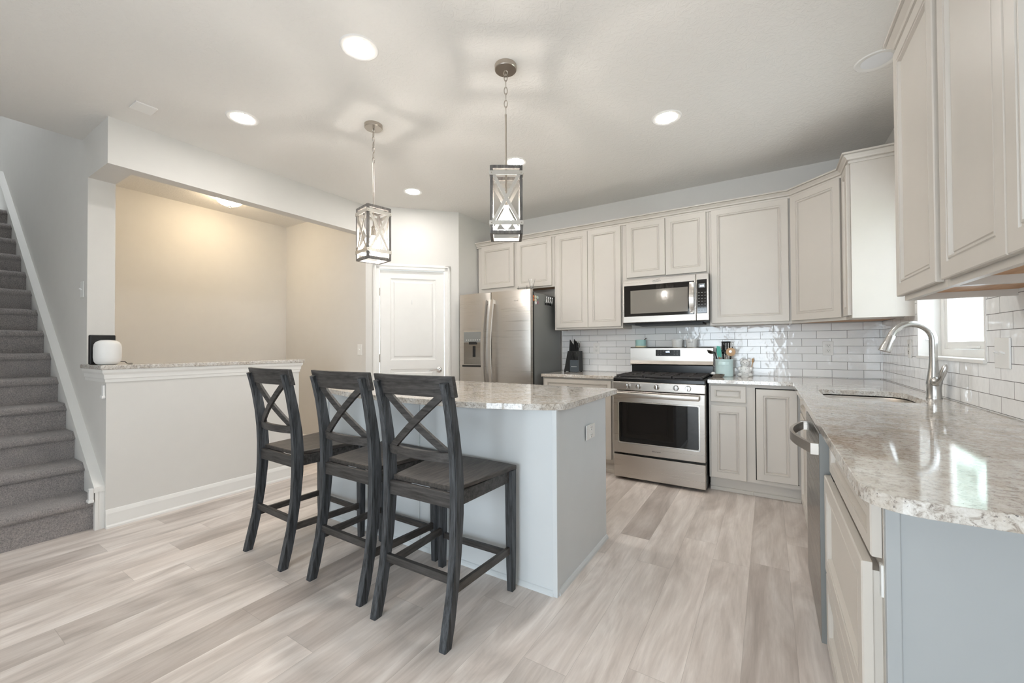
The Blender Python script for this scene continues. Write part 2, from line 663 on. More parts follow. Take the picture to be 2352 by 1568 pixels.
# hall and pantry walls
PA, PB = Vector((-4.50, -1.396)), Vector((-3.80, -.66))
pd = (PB - PA).normalized()
pn = Vector((pd.y, -pd.x))
PL = (PB - PA).length
def diag_T():
    m = Matrix.Identity(4)
    m[0][0], m[1][0] = pd.x, pd.y
    m[0][1], m[1][1] = -pn.x, -pn.y
    m.translation = Vector((PA.x, PA.y, 0))
    return m
DT = diag_T()
DRZ = math.atan2(pd.y, pd.x)
D0, D1, DH = .143, .852, 2.05
k = MB()
k.box(0, D0 - .012, 0, .11, 0, ZC)
k.box(D1 + .012, PL, 0, .11, 0, ZC)
k.box(D0 - .012, D1 + .012, 0, .11, DH + .012, ZC)
r = MB().merge(k, DT)
r.box(-3.92, -3.80, -.66, 0, 0, ZC)
struct(r, 'wall_pantry', 'wall')
struct(MB().box(-6.2, -4.50, -1.396, -1.28, 0, ZC), 'wall_hall', 'wall')
struct(MB().box(-6.2, -6.06, SW + .15, -1.396, 0, ZC), 'wall_hall_end', 'wall')
struct(MB().box(-8.6, -4.95, SW, SW + .149, 0, 5.4), 'wall_stair', 'wall')
r = MB()
r.box(-8.6, -8.5, -4.6, SW, 0, 5.4)
r.box(-8.5, -6.2, -4.56, -4.46, 0, 5.4)
r.box(-6.2, -5.11, -4.56, -4.46, ZC + .15, 5.4)
r.box(-5.11, -5.0, -4.46, SW, ZC + .15, 5.4)
r.box(-8.6, -5.0, -4.6, SW, 5.4, 5.5)
struct(r, 'wall_stairwell', 'wall')
# header beam over the half wall, turned back to the stair wall
HX = -4.51
r = MB()
r.prism([(HX, SW), (HX, -1.42), (HX - .115, -1.42), (HX - .115, SW + .15), (-4.95, SW + .15), (-4.95, SW)], 'z', 2.43, ZC)
struct(r, 'wall_header', 'wall')
# half wall
r = MB()
r.prism([(HX, SW), (HX, -2.14), (HX - .115, -2.14), (HX - .115, SW + .15), (-4.95, SW + .15), (-4.95, SW)], 'z', 0, 1.048)
struct(r, 'wall_half', 'wall')
# granite ledge
o = MB().prism([(HX + .035, SW - .035), (HX + .035, -2.10), (HX - .15, -2.10), (HX - .15, SW + .19), (-4.945, SW + .19), (-4.945, SW - .035)], 'z', 1.05, 1.08).done('ledge_top', 'granite')
bevel_mod(o, .006)
tag(o, 'narrow speckled granite ledge capping the white half wall by the stairs', 'ledge')
mould = [(.0, .965), (.006, .965), (.008, .985), (.012, .99), (.014, 1.015), (.024, 1.03), (.026, 1.05), (0, 1.05)]
struct(MB().sweep([(-4.95, SW), (HX, SW), (HX, -2.14), (HX - .115, -2.14)], mould, 1), 'trim_1', 'trim')
bb = [(0, 0), (.022, 0), (.022, .012), (.014, .022), (.014, .095), (.010, .108), (.006, .118), (0, .122)]
struct(MB().sweep([(HX, SW + .0), (HX, -2.14), (HX - .115, -2.14)], bb, 1), 'baseboard_half_wall', 'trim')
def dpt(t, off=0):
    p = PA + pd * t + pn * off
    return (p.x, p.y)
struct(MB().sweep([(-6.06, -1.396), (PA.x, PA.y), dpt(D0 - .075)], bb, 1), 'baseboard_hall', 'trim')
struct(MB().sweep([dpt(D1 + .075), (PB.x, PB.y), (PB.x, -.02)], bb, 1), 'baseboard_pantry', 'trim')
struct(MB().sweep([(-6.06, SW + .16), (-6.06, -1.396)], bb, 1), 'baseboard_hall_end', 'trim')

# pantry door
door = bpy.data.objects.new('door_1', None)
COL.objects.link(door)
door.location = (PA.x, PA.y, 0)
door.rotation_euler = (0, 0, DRZ)
door['kind'] = 'structure'
k = MB()
def casing(k, x0, x1, z1, w=.065):
    for a, b in ((x0 - w, x0), (x1, x1 + w)):
        k.box(a, b, -.018, 0, 0, z1 + w, .004)
        k.box((a + .012) if a < x0 - .01 and b == x0 else a + .035, (a + .030) if b == x0 else a + .053, -.024, -.016, 0, z1 + w - .014, .003)
    k.box(x0 - w, x1 + w, -.018, 0, z1, z1 + w, .004)
    k.box(x0 - w + .012, x1 + w - .012, -.024, -.016, z1 + w - .030, z1 + w - .012, .003)
    k.box(x0 - .012, x0, 0, .11, 0, z1 + .012)
    k.box(x1, x1 + .012, 0, .11, 0, z1 + .012)
    k.box(x0 - .012, x1 + .012, 0, .11, z1, z1 + .012)
casing(k, D0, D1, DH)
k.done('door_frame', 'trim', door)
# slab with two moulded recessed panels
k = MB()
def ring(x0, x1, z0, z1, prof):
    return [[Vector((x0 + i, y, z0 + i)), Vector((x1 - i, y, z0 + i)), Vector((x1 - i, y, z1 - i)), Vector((x0 + i, y, z1 - i))] for i, y in prof]
dx0, dx1, dz0, dz1 = D0 + .003, D1 - .004, .01, DH - .004
px0, px1 = .258, .756
holes = [(px0, px1, 1.045, 1.955), (px0, px1, .22, .945)]
yf = .012
xs = [dx0, px0, px1, dx1]
zs = [dz0, .22, .945, 1.045, 1.955, dz1]
for i in range(3):
    for j in range(5):
        if i == 1 and j in (1, 3):
            continue
        q = [Vector((xs[i], yf, zs[j])), Vector((xs[i + 1], yf, zs[j])), Vector((xs[i + 1], yf, zs[j + 1])), Vector((xs[i], yf, zs[j + 1]))]
        k.bm.faces.new([k.bm.verts.new(p) for p in q])
for h in holes:
    k.loft(ring(*h, [(0, yf), (.006, yf + .006), (.020, yf + .009), (.034, yf + .009), (.046, yf + .002), (.05, yf + .002)]), cap=False)
    i = .05
    q = [Vector((h[0] + i, yf + .002, h[2] + i)), Vector((h[1] - i, yf + .002, h[2] + i)), Vector((h[1] - i, yf + .002, h[3] - i)), Vector((h[0] + i, yf + .002, h[3] - i))]
    k.bm.faces.new([k.bm.verts.new(p) for p in q])
bmesh.ops.remove_doubles(k.bm, verts=k.bm.verts, dist=1e-5)
bmesh.ops.recalc_face_normals(k.bm, faces=k.bm.faces)
k.box(dx0, dx1, yf + .012, yf + .036, dz0, dz1)
k.box(dx0, dx0 + .01, yf + .0005, yf + .013, dz0, dz1)
k.box(dx1 - .01, dx1, yf + .0005, yf + .013, dz0, dz1)
slab = k.done('door_slab', 'trim', door)
for z in (1.80, 1.07, .25):
    k = MB()
    k.tube([(D0 + .001, .004, z - .045), (D0 + .001, .004, z + .045)], .006, 10)
    k.box(D0 - .003, D0 + .002, .005, .012, z - .045, z + .045)
    k.done('hinge', 'nickel', door)
k = MB()
k.lathe([(0, 0), (.032, 0), (.033, .004), (.026, .010), (.012, .012), (.011, .035), (0, .036)], (0, 0, 0), 24)
kk = MB().merge(k, Matrix.Translation((.79, yf, .93)) @ Matrix.Rotation(PI / 2, 4, 'X'))
kk.tube([(.79, yf - .036, .93), (.76, yf - .045, .935), (.72, yf - .046, .938), (.69, yf - .045, .930), (.675, yf - .044, .926)], [.011, .009, .008, .008, .006], 10)
kk.done('door_handle', 'chrome', door, True)
k = MB()
k.box(.484, .498, yf - .004, yf + .002, 1.67, 1.72, .002)
k.tube([(.491, yf - .004, 1.69), (.491, yf - .018, 1.68), (.491, yf - .02, 1.695)], .003, 8)
k.done('coat_hook', 'plate', door)

# staircase
RISE, RUN, NX, NZ = .1895, .2372, -4.555, .207
st = thing('staircase', 'grey carpeted staircase climbing beside the half wall', 'staircase', (-4.6, -3.97, 0))
SY0, SY1 = -4.455, SW - .036
for i in range(14):
    x, z = NX - RUN * i, NZ + RISE * i
    zb = 0 if i == 0 else z - RISE
    prof = [(x - RUN - .03, zb - .05 if i else 0), (x - .030, zb - .05 if i else 0), (x - .030, z - .052), (x - .012, z - .050), (x - .002, z - .036), (x, z - .022), (x - .006, z - .007), (x - .022, z), (x - RUN - .03, z)]
    k = MB()
    # several slices across so the carpet can be shaped
    k.loft([[Vector((p[0], y, p[1])) for p in prof] for y in (SY0, SY0 + .3, SY0 + .6, SY1 - .02, SY1)])
    k.done('step', 'carpet', st, True, True, 50)
# skirt trim on the stair wall, parallel to the noses
k = MB()
def skl(x, off):
    return NZ + (NX - x) * RISE / RUN + off
xa, xb = -4.53, -8.22
k.prism([(xa, 0), (xa, skl(xa, .075)), (xb, skl(xb, .075)), (xb, skl(xb, -.30)), (xa - .17, 0)], 'y', SW - .035, SW)
k.prism([(xa + .004, 0), (xa + .004, skl(xa, .085)), (xb, skl(xb, .085)), (xb, skl(xb, -.002)), (-4.560, skl(-4.560, -.002)), (-4.560, 0)], 'y', SW - .046, SW - .03)
k.prism([(xa + .006, skl(xa, .06)), (xa + .006, skl(xa, .095)), (xb, skl(xb, .095)), (xb, skl(xb, .06))], 'y', SW - .052, SW)
struct(k, 'trim_2', 'trim')

# ------------------------------------------------------------------ backsplash
struct(MB().box(-2.80, -.001, -.010, 0, .914, 1.372), 'wall_tile', 'tile_x')
k = MB()
k.box(-.010, 0, WY1, -.010, .914, 1.46)
k.box(-.010, 0, -3.36, WY0, .914, 1.40)
k.box(-.010, 0, WY0, WY1, .914, WZ0 - .012)
struct(k, 'wall_tile.001', 'tile_y')

# sink window
win = bpy.data.objects.new('window_1', None)
COL.objects.link(win)
win.location = (0, -1.39, WZ0)
win['kind'] = 'structure'
k = MB()
k.box(-.014, .14, WY0, WY0 + .012, WZ0, WZ1)
k.box(-.014, .14, WY1 - .012, WY1, WZ0, WZ1)
k.box(-.014, .14, WY0, WY1, WZ1 - .012, WZ1)
k.box(-.022, .14, WY0, WY1, WZ0 - .012, WZ0 + .004, .002)
k.done('window_jamb', 'trim', win, world=True)
k = MB()
def frame(k, x0, x1, y0, y1, z0, z1, w):
    k.box(x0, x1, y0, y0 + w, z0, z1, .002)
    k.box(x0, x1, y1 - w, y1, z0, z1, .002)
    k.box(x0, x1, y0 + w, y1 - w, z0, z0 + w, .002)
    k.box(x0, x1, y0 + w, y1 - w, z1 - w, z1, .002)
frame(k, .085, .13, WY0 + .012, WY1 - .012, WZ0 + .004, WZ1 - .012, .04)
k.done('window_frame', 'trim', win, world=True)
k = MB()
frame(k, .092, .118, WY0 + .05, WY1 - .05, WZ0 + .045, 1.64, .04)
frame(k, .104, .128, WY0 + .05, WY1 - .05, 1.61, WZ1 - .05, .04)
k.box(.078, .092, -1.45, -1.33, WZ0 + .05, WZ0 + .062, .002)
k.done('sash', 'trim', win, world=True)
MB().box(.103, .107, WY0 + .085, WY1 - .085, WZ0 + .08, 1.605).done('pane', 'pane', win, world=True)
MB().box(.114, .118, WY0 + .085, WY1 - .085, 1.645, WZ1 - .085).done('pane', 'pane', win, world=True)
k = MB()
k.lathe([(0, 0), (.011, 0), (.012, .012), (.006, .02), (0, .02)], (.05, -.955, 1.20), 12)
k.tube([(.05, -.955, 1.215), (.035, -.965, 1.22), (.015, -.97, 1.215)], .005, 8)
k.done('latch', 'chrome', win, True, True)

# unseen patio door behind the camera, put in for its daylight
pdr = bpy.data.objects.new('door_2', None)
COL.objects.link(pdr)
pdr.location = (-1.5, -7.24, 0)
pdr['kind'] = 'structure'
k = MB()
for x0, x1 in ((-2.5, -1.48), (-1.52, -.5)):
    k.box(x0, x0 + .09, -7.27, -7.22, .0, 2.2)
    k.box(x1 - .09, x1, -7.27, -7.22, .0, 2.2)
    k.box(x0, x1, -7.27, -7.22, 0, .12)
    k.box(x0, x1, -7.27, -7.22, 2.10, 2.2)
k.done('door_frame', 'trim', pdr, world=True)
# garden seen over the sink
struct(MB().box(.14, 5.2, -9, 7, -.5, -.45), 'bounce_ground', 'bounce_pale')  # unseen pale ground added to bounce light up through the sink window
struct(MB().box(5.2, 24, -14, 12, -.5, -.46), 'lawn', 'lawn')
def tree(x, y, h, r, label, seed):
    rnd = random.Random(seed)
    t = thing('tree', label, 'tree', (x, y, -.45), 0)
    MB().tube([(0, 0, 0), (.05, .03, h * .35), (0, .06, h * .6)], [.16, .12, .07], 10).done('trunk', 'bark', t, True)
    k = MB()
    for i in range(34):
        a, b = rnd.uniform(0, 2 * PI), rnd.uniform(-1, 1)
        q = r * rnd.uniform(.3, 1) * math.sqrt(1 - b * b * .8)
        k.sphere((q * math.cos(a), q * math.sin(a), h * .66 + b * h * .32), r * rnd.uniform(.22, .4), (1, 1, .8), 10)
    k.done('foliage', 'foliage', t, True)
tree(2.6, 4.9, 6.2, 2.3, 'pale leafy tree seen through the window over the sink', 3)

# ------------------------------------------------------------------ electrical plates
def plate(name, label, cat, c, n, kind, w=.072, h=.118, group=None):
    # n: direction the plate faces; 0 faces -Y, -90 deg faces -X
    t = thing(name, label, cat, c, n, group)
    MB().box(-w / 2, w / 2, -.006, 0, -h / 2, h / 2, .002).done('cover_plate', 'plate', t)
    if kind == 'outlet':
        for dz in (-.021, .021):
            k = MB().box(-.016, .016, -.0085, -.004, dz - .014, dz + .014, .003)
            s = k.done('socket', 'plate', t)
            q = MB()
            q.box(-.008, -.0055, -.0092, -.006, dz - .001, dz + .008)
            q.box(.0055, .008, -.0092, -.006, dz - .001, dz + .008)
            q.box(-.002, .002, -.0092, -.006, dz - .011, dz - .006)
            q.done('slots', 'darkgap', s)
    else:
        for dx in ([0] if kind == 'switch' else [-.023, .023]):
            MB().obox((dx, -.011, .002), (.009, .018, .008), Matrix.Rotation(-.5, 3, 'X'), .001).done('toggle', 'plate', t)
    return t
plate('wall_outlet', 'white outlet on the tile beside the knife block', 'outlet', (-2.387, -.0105, 1.165), 0, 'outlet')
plate('wall_outlet', 'white outlet on the tile between the honey pot and the corner', 'outlet', (-.355, -.0105, 1.163), 0, 'outlet')
plate('wall_outlet', 'white outlet on the tile at the far side of the sink window', 'outlet', (-.0105, -.765, 1.163), -PI / 2, 'outlet')
plate('light_switch', 'white double switch plate on the tile to the near side of the sink window', 'switch', (-.0105, -1.99, 1.155), -PI / 2, 'double', .118)
plate('wall_outlet', 'white outlet plate on the end panel of the island', 'outlet', (-1.639, -2.141, .71), PI / 2, 'outlet', .125, .08)
plate('light_switch', 'small white switch on the hall wall next to the pantry door casing', 'switch', (-4.595, -1.3965, 1.165), 0, 'switch')
plate('light_switch', 'white switch on the shaded stair wall above the ledge', 'switch', (-5.055, SW - .0005, 1.625), 0, 'switch')
o = MB().box(-4.25, -4.125, -3.42, -3.31, ZC - .008, ZC, .002).done('ceiling_plate', 'trim')
tag(o, 'thin white rectangular cover plate on the ceiling near the stairs', 'cover plate')
for z, lab in ((.905, 'white gate bracket high on the stair side of the half wall, under the ledge'), (.235, 'white gate bracket low on the stair side of the half wall, above the first step')):
    k = MB()
    k.box(-4.555, -4.52, SW - .075 if z < .5 else SW - .014, SW - (.052 if z < .5 else 0), z - .042, z + .042, .004)
    k.box(-4.562, -4.515, SW - .08 if z < .5 else SW - .02, SW - (.052 if z < .5 else 0), z - .048, z - .028, .004)
    tag(k.done('gate_bracket', 'white_plastic'), lab, 'bracket')

# ------------------------------------------------------------------ cabinets
def wall_cabinet(label, loc, rz, w, h, doors, d=.31, group='painted wall cabinets', split=0, left=0):
    # local: x 0..w, front frame at y=0, doors stand proud to -0.02, back at y=d, bottom z=0
    t = thing('wall_cabinet', label, 'cabinet', loc, rz, group)
    k = MB()
    k.box(0, w, .019, d, .03, h)
    k.box(0, .016, .019, d, 0, .03)
    k.box(w - .016, w, .019, d, 0, .03)
    k.box(0, w, 0, .019, 0, h)
    k.done('cabinet_box', 'cab', t)
    MB().box(.016, w - .016, .02, d, .024, .0299).done('bottom_panel', 'wood_under', t)
    for x0, x1, z0, z1 in doors:
        MB().panel(x0, x1, z0, z1, -.001, -.021).done('door', 'cab', t)
    return t
ZB, ZT = 1.367, 2.40
H = ZT - ZB
YU = -.31
wall_cabinet('short two-door greige cabinet above the refrigerator', (-3.775, YU, 1.842), 0, 1.028, ZT - 1.842, [(.055, .515, .042, .546), (.555, 1.0, .015, .546)])
wall_cabinet('tall two-door greige wall cabinet between refrigerator and microwave', (-2.745, YU, ZB), 0, .745, H, [(.024, .384, .02, H - .012), (.387, .733, .02, H - .012)])
wall_cabinet('short two-door greige cabinet above the microwave', (-1.998, YU, 1.828), 0, .778, ZT - 1.828, [(.042, .405, .028, ZT - 1.828 - .012), (.410, .757, .022, ZT - 1.828 - .012)])
wall_cabinet('tall wide single-door greige wall cabinet right of the microwave', (-1.218, YU, ZB), 0, .603, H, [(.016, .585, .02, H - .012)])
# diagonal corner cabinet
t = thing('wall_cabinet', 'diagonal greige corner wall cabinet over the countertop corner', 'cabinet', (-.31, -.31, ZB), 0, 'painted wall cabinets')
k = MB()
cp = [(-.305, -.0), (0, -.305), (.309, -.305), (.309, .309), (-.305, .309)]
k.prism(cp, 'z', .03, H)
k.done('cabinet_box', 'cab', t)
k = MB()
k.prism([(-.29, .01), (.0, -.29), (.295, -.29), (.295, .295), (-.29, .295)], 'z', .012, .0295)
k.done('bottom_panel', 'wood_under', t)
L = .305 * math.sqrt(2)
k = MB()
k.box(0, L, -.0, .018, 0, H)
k.done('face_frame', 'cab', t).matrix_local = Matrix.Translation((-.305, -.0, 0)) @ Matrix.Rotation(-PI / 4, 4, 'Z')
dd = MB().panel(.012, L - .02, .02, H - .012, -.001, -.021).done('door', 'cab', t)
dd.matrix_local = Matrix.Translation((-.305, -.0, 0)) @ Matrix.Rotation(-PI / 4, 4, 'Z')
# narrow cabinet on the right wall, pale side panel towards the window
wall_cabinet('narrow greige wall cabinet with pale side panel beside the sink window', (-.31, -.617, ZB), -PI / 2, .255, H, [(.03, .235, .02, H - .012)], .308)
wall_cabinet('single-door greige wall cabinet at the window end of the right wall', (-.31, -2.09, ZB), -PI / 2, .468, H, [(-.022, .440, .02, H - .012)], .308)
wall_cabinet('large two-door greige wall cabinet closest to the camera on the right wall', (-.31, -2.56, ZB), -PI / 2, .93, H, [(.018, .425, .02, H - .012), (.43, .91, .02, H - .012)], .308)
crown = [(0, 2.385), (.012, 2.385), (.014, 2.397), (.007, 2.399), (.007, 2.404), (.020, 2.408), (.024, 2.418), (.040, 2.433), (.034, 2.435), (.034, 2.438), (.048, 2.440), (.048, 2.450), (0, 2.450)]
k = MB()
k.sweep([(-3.795, YU - .0), (-.617, YU), (-.31, -.617), (-.31, -.872), (-.002, -.872)], crown, 1)
struct(k, 'trim_3', 'cab')
k = MB()
k.sweep([(-.002, -2.09), (-.31, -2.09), (-.31, -3.49)], [(o, z) for o, z in crown], 1)
struct(k, 'trim_4', 'cab')

def base_cabinet(label, loc, rz, w, fronts, d=.60, group='painted base cabinets', toe=True):
    # local: x 0..w, front frame y=0, back y=d
    t = thing('base_cabinet', label, 'cabinet', loc, rz, group)
    k = MB()
    if 'sink' in label:
        k.box(0, w, 0, .019, .115, .882)
        k.box(0, w, .02, d, .115, .133)
        k.box(0, .018, .019, d, .115, .882)
        k.box(w - .018, w, .019, d, .115, .882)
    else:
        k.box(0, w, 0, d, .115, .882)
    k.done('cabinet_box', 'cab', t)
    if toe:
        k = MB().box(0, w, .055, .07, 0, .115)
        k.box(0, w, .045, .056, 0, .03, .003)
        k.done('toe_kick', 'cab', t)
    for kind, x0, x1, z0, z1, out in fronts:
        k = MB().panel(x0, x1, z0, z1, -out - .001, -.020 - out, .048 if kind == 'door' or z1 - z0 > .2 else .034, .013, kind == 'drawer' and z1 - z0 < .2)
        if out:
            k.box(x0 + .01, x1 - .01, -out - .002, .0, z0 + .02, z1 - .02)
        k.done(kind, 'cab', t)
    return t
YF = -.61
base_cabinet('greige base cabinet between the refrigerator and the range', (-2.735, YF, 0), 0, .735, [('drawer', .02, .715, .745, .868, 0), ('door', .02, .365, .135, .73, 0), ('door', .37, .715, .135, .73, 0)])
base_cabinet('narrow greige base cabinet with one drawer right of the range', (-1.20, YF, 0), 0, .31, [('drawer', .012, .266, .735, .868, 0), ('door', .012, .266, .12, .705, 0)])
t = base_cabinet('greige corner base cabinet with a shadow-outlined door', (-.89, YF, 0), 0, .31, [('door', .024, .288, .148, .850, .003)])
k = MB()
frame_y = -.0012
for x0, x1, z0, z1 in ((.017, .024, .142, .857), (.017, .295, .850, .857), (.017, .295, .142, .148)):
    k.box(x0, x1, -.0012, .0, z0, z1)
k.done('gap_shadow', 'darkgap', t)  # dark strips stand in for the shadow around the ajar door
XF = -.58
base_cabinet('greige sink base cabinet in the right-hand counter run', (XF, -.632, 0), -PI / 2, 1.238, [('drawer', .27, .73, .745, .868, 0), ('drawer', .74, 1.22, .745, .868, 0), ('door', .27, .73, .13, .725, 0), ('door', .74, 1.22, .13, .725, 0)], .575)
dc = base_cabinet('greige three-drawer base cabinet at the open end of the right counter', (XF, -2.478, 0), -PI / 2, .712, [('drawer', .006, .70, .735, .866, 0), ('drawer', .006, .70, .385, .722, .016), ('drawer', .006, .70, .115, .372, .014)], .575)
MB().box(.69, .706, -.004, .0, .655, .722).done('drawer_slide', 'plate', dc)
ep = MB()
ep.box(XF + .005, 0, -3.2, -3.194, 0, .883)
ep.box(XF, XF + .024, -3.206, -3.192, 0, .883, .002)
o = ep.done('end_panel', 'cab_shaded')
tag(o, 'flat painted end panel closing the right counter run towards the camera', 'panel')

# countertops
def slab(name, outer, hole, z0, z1, label, cat='countertop'):
    bm = bmesh.new()
    es = []
    for loop in [outer] + ([hole] if hole else []):
        vs = [bm.verts.new((x, y, z1)) for x, y in loop]
        for i in range(len(vs)):
            es.append(bm.edges.new((vs[i], vs[(i + 1) % len(vs)])))
    bmesh.ops.triangle_fill(bm, use_beauty=True, use_dissolve=False, edges=es)
    geo = bmesh.ops.extrude_face_region(bm, geom=list(bm.faces))
    for v in geo['geom']:
        if isinstance(v, bmesh.types.BMVert):
            v.co.z = z0
    k = MB()
    k.bm.free()
    k.bm = bm
    o = k.done(name, 'granite')
    bevel_mod(o, .005, 2)
    return tag(o, label, cat)
def arc(cx, cy, r, a0, a1, n=8):
    return [(cx + r * math.cos(math.radians(a0 + (a1 - a0) * i / n)), cy + r * math.sin(math.radians(a0 + (a1 - a0) * i / n))) for i in range(n + 1)]
ZS0, ZS1 = .884, .914
slab('countertop', [(-2.742, -.0105), (-2.742, -.648), (-1.982, -.648), (-1.982, -.0105)], None, ZS0, ZS1, 'short granite countertop between the refrigerator and the range')
sx0, sx1, sy0, sy1 = -.525, -.125, -1.69, -1.12
hole = arc(sx0 + .09, sy1 - .09, .09, 90, 180) + arc(sx0 + .09, sy0 + .09, .09, 180, 270) + arc(sx1 - .12, sy0 + .12, .12, 270, 360) + arc(sx1 - .12, sy1 - .12, .12, 0, 90)
outer = [(-1.206, -.0105), (-1.206, -.648), (-.632, -.648)] + arc(-.632 + .085, -3.345 + .085, .085, 180, 270) + [(-.0105, -3.345), (-.0105, -.0105)]
slab('countertop', outer, hole, ZS0, ZS1, 'long L-shaped granite countertop around the sink corner')
# sink bowl
t = thing('sink', 'stainless undermount sink bowl set into the granite under the window', 'sink', (-.32, -1.4, .70))
k = MB()
def rr(d, z):
    cx, cy = (sx0 + sx1) / 2, (sy0 + sy1) / 2
    return [Vector((cx + (x - cx) * d, cy + (y - cy) * d, z)) for x, y in hole]
k.loft([rr(1.08, ZS0 - .006), rr(1.03, ZS0 - .007), rr(1.01, ZS0 - .03), rr(.97, .72), rr(.90, .695), rr(.3, .692)], cap=False)
k.bm.faces.new([k.bm.verts.new(v) for v in rr(.3, .692)])
k.done('bowl', 'steel', t, True, True)
MB().lathe([(0, 0), (.04, 0), (.042, .003), (.03, .005), (0, .004)], (-.32, -1.4, .693), 20).done('drain', 'chrome', t, True, True)
# faucet
t = thing('faucet', 'brushed gooseneck kitchen faucet with pull-down head behind the sink', 'faucet', (-.066, -1.42, ZS1))
MB().lathe([(0, 0), (.031, 0), (.031, .004), (.029, .01), (.028, .055), (.030, .07), (.030, .085), (.026, .11), (.020, .15), (.0165, .19), (.016, .22), (0, .22)], (0, 0, 0), 24).done('faucet_body', 'faucet', t, True)
pts = []
for i in range(15):
    a = PI * i / 14 * .92
    pts.append((-.083 + .083 * math.cos(a), -.02 * i / 14, .30 + .083 * math.sin(a)))
pts = [(0, 0, .21), (0, 0, .26)] + pts
MB().tube(pts, .0165, 14).done('spout', 'faucet', t, True)
e = Vector(pts[-1])
d = (Vector(pts[-1]) - Vector(pts[-2])).normalized()
MB().tube([e - d * .004, e, e + d * .03, e + d * .07, e + d * .085], [.0165, .018, .020, .026, .0265], 16).done('spray_head', 'faucet', t, True)
k = MB()
k.sphere((.002, -.028, .088), .024, (1, 1, 1), 16)
k.tube([(.002, -.045, .088), (.008, -.060, .100), (.016, -.070, .135), (.022, -.078, .165), (.024, -.080, .178)], [.010, .011, .013, .011, .004], 12)
k.done('lever', 'faucet', t, True)

# ------------------------------------------------------------------ island
IX0, IX1, IY0, IY1 = -3.435, -1.64, -2.571, -1.86
t = thing('kitchen_island', 'long painted kitchen island with outlet on its end panel', 'island', ((IX0 + IX1) / 2, (IY0 + IY1) / 2, 0))
MB().box(IX0 + .006, IX1 - .006, IY0 + .006, IY1, 0.0, .884).done('cabinet_box', 'cab_daylit', t, world=True)
for x0, x1, y0 in ((IX1 - .022, IX1 + .002, IY0 - .003), (IX0 - .002, IX0 + .022, IY0 - .003), (-2.552, -2.535, IY0 - .001)):
    MB().box(x0, x1, y0, IY0 + .022, 0, .884, .001).done('panel_strip', 'cab_daylit', t, world=True)
k = MB()
k.sweep([(IX0 + .02, IY0 + .006), (IX1 - .02, IY0 + .006)], [(0, 0), (.014, 0), (.012, .012), (.005, .022), (0, .024)], 1)
k.sweep([(IX1 - .006, IY0 + .02), (IX1 - .006, IY1)], [(0, 0), (.014, 0), (.012, .012), (.005, .022), (0, .024)], 1)
k.done('base_shoe', 'cab_daylit', t, world=True)
for i in range(3):
    x0 = IX0 + .03 + i * .585
    f = MB().panel(0, .565, .13, .865, -.001, -.021).done('door', 'cab', t)
    f.matrix_local = Matrix.Translation((x0 + .565 - t.location.x, IY1 - t.location.y, 0)) @ Matrix.Rotation(PI, 4, 'Z')
# bowed breakfast-bar top
fx0, fx1 = -3.47, -1.607
fy = []
n = 20
for i in range(n + 1):
    u = i / n
    x = fx0 + .06 + (fx1 - .10 - fx0 - .06) * u
    y = -2.60 - .15 * (1 - abs(2 * u - 1) ** 2.6)
    fy.append((x, y))
top = fy + arc(fx1 - .07, -2.50, .07, -60, 0, 5) + arc(fx1 - .03, -1.725 - .03, .03, 0, 90, 5) + arc(fx0 + .03, -1.725 - .03, .03, 90, 180, 5) + arc(fx0 + .07, -2.50, .07, 180, 240, 5)
slab('island_top', top, None, ZS0, ZS1, 'speckled granite island top with a bowed seating edge')

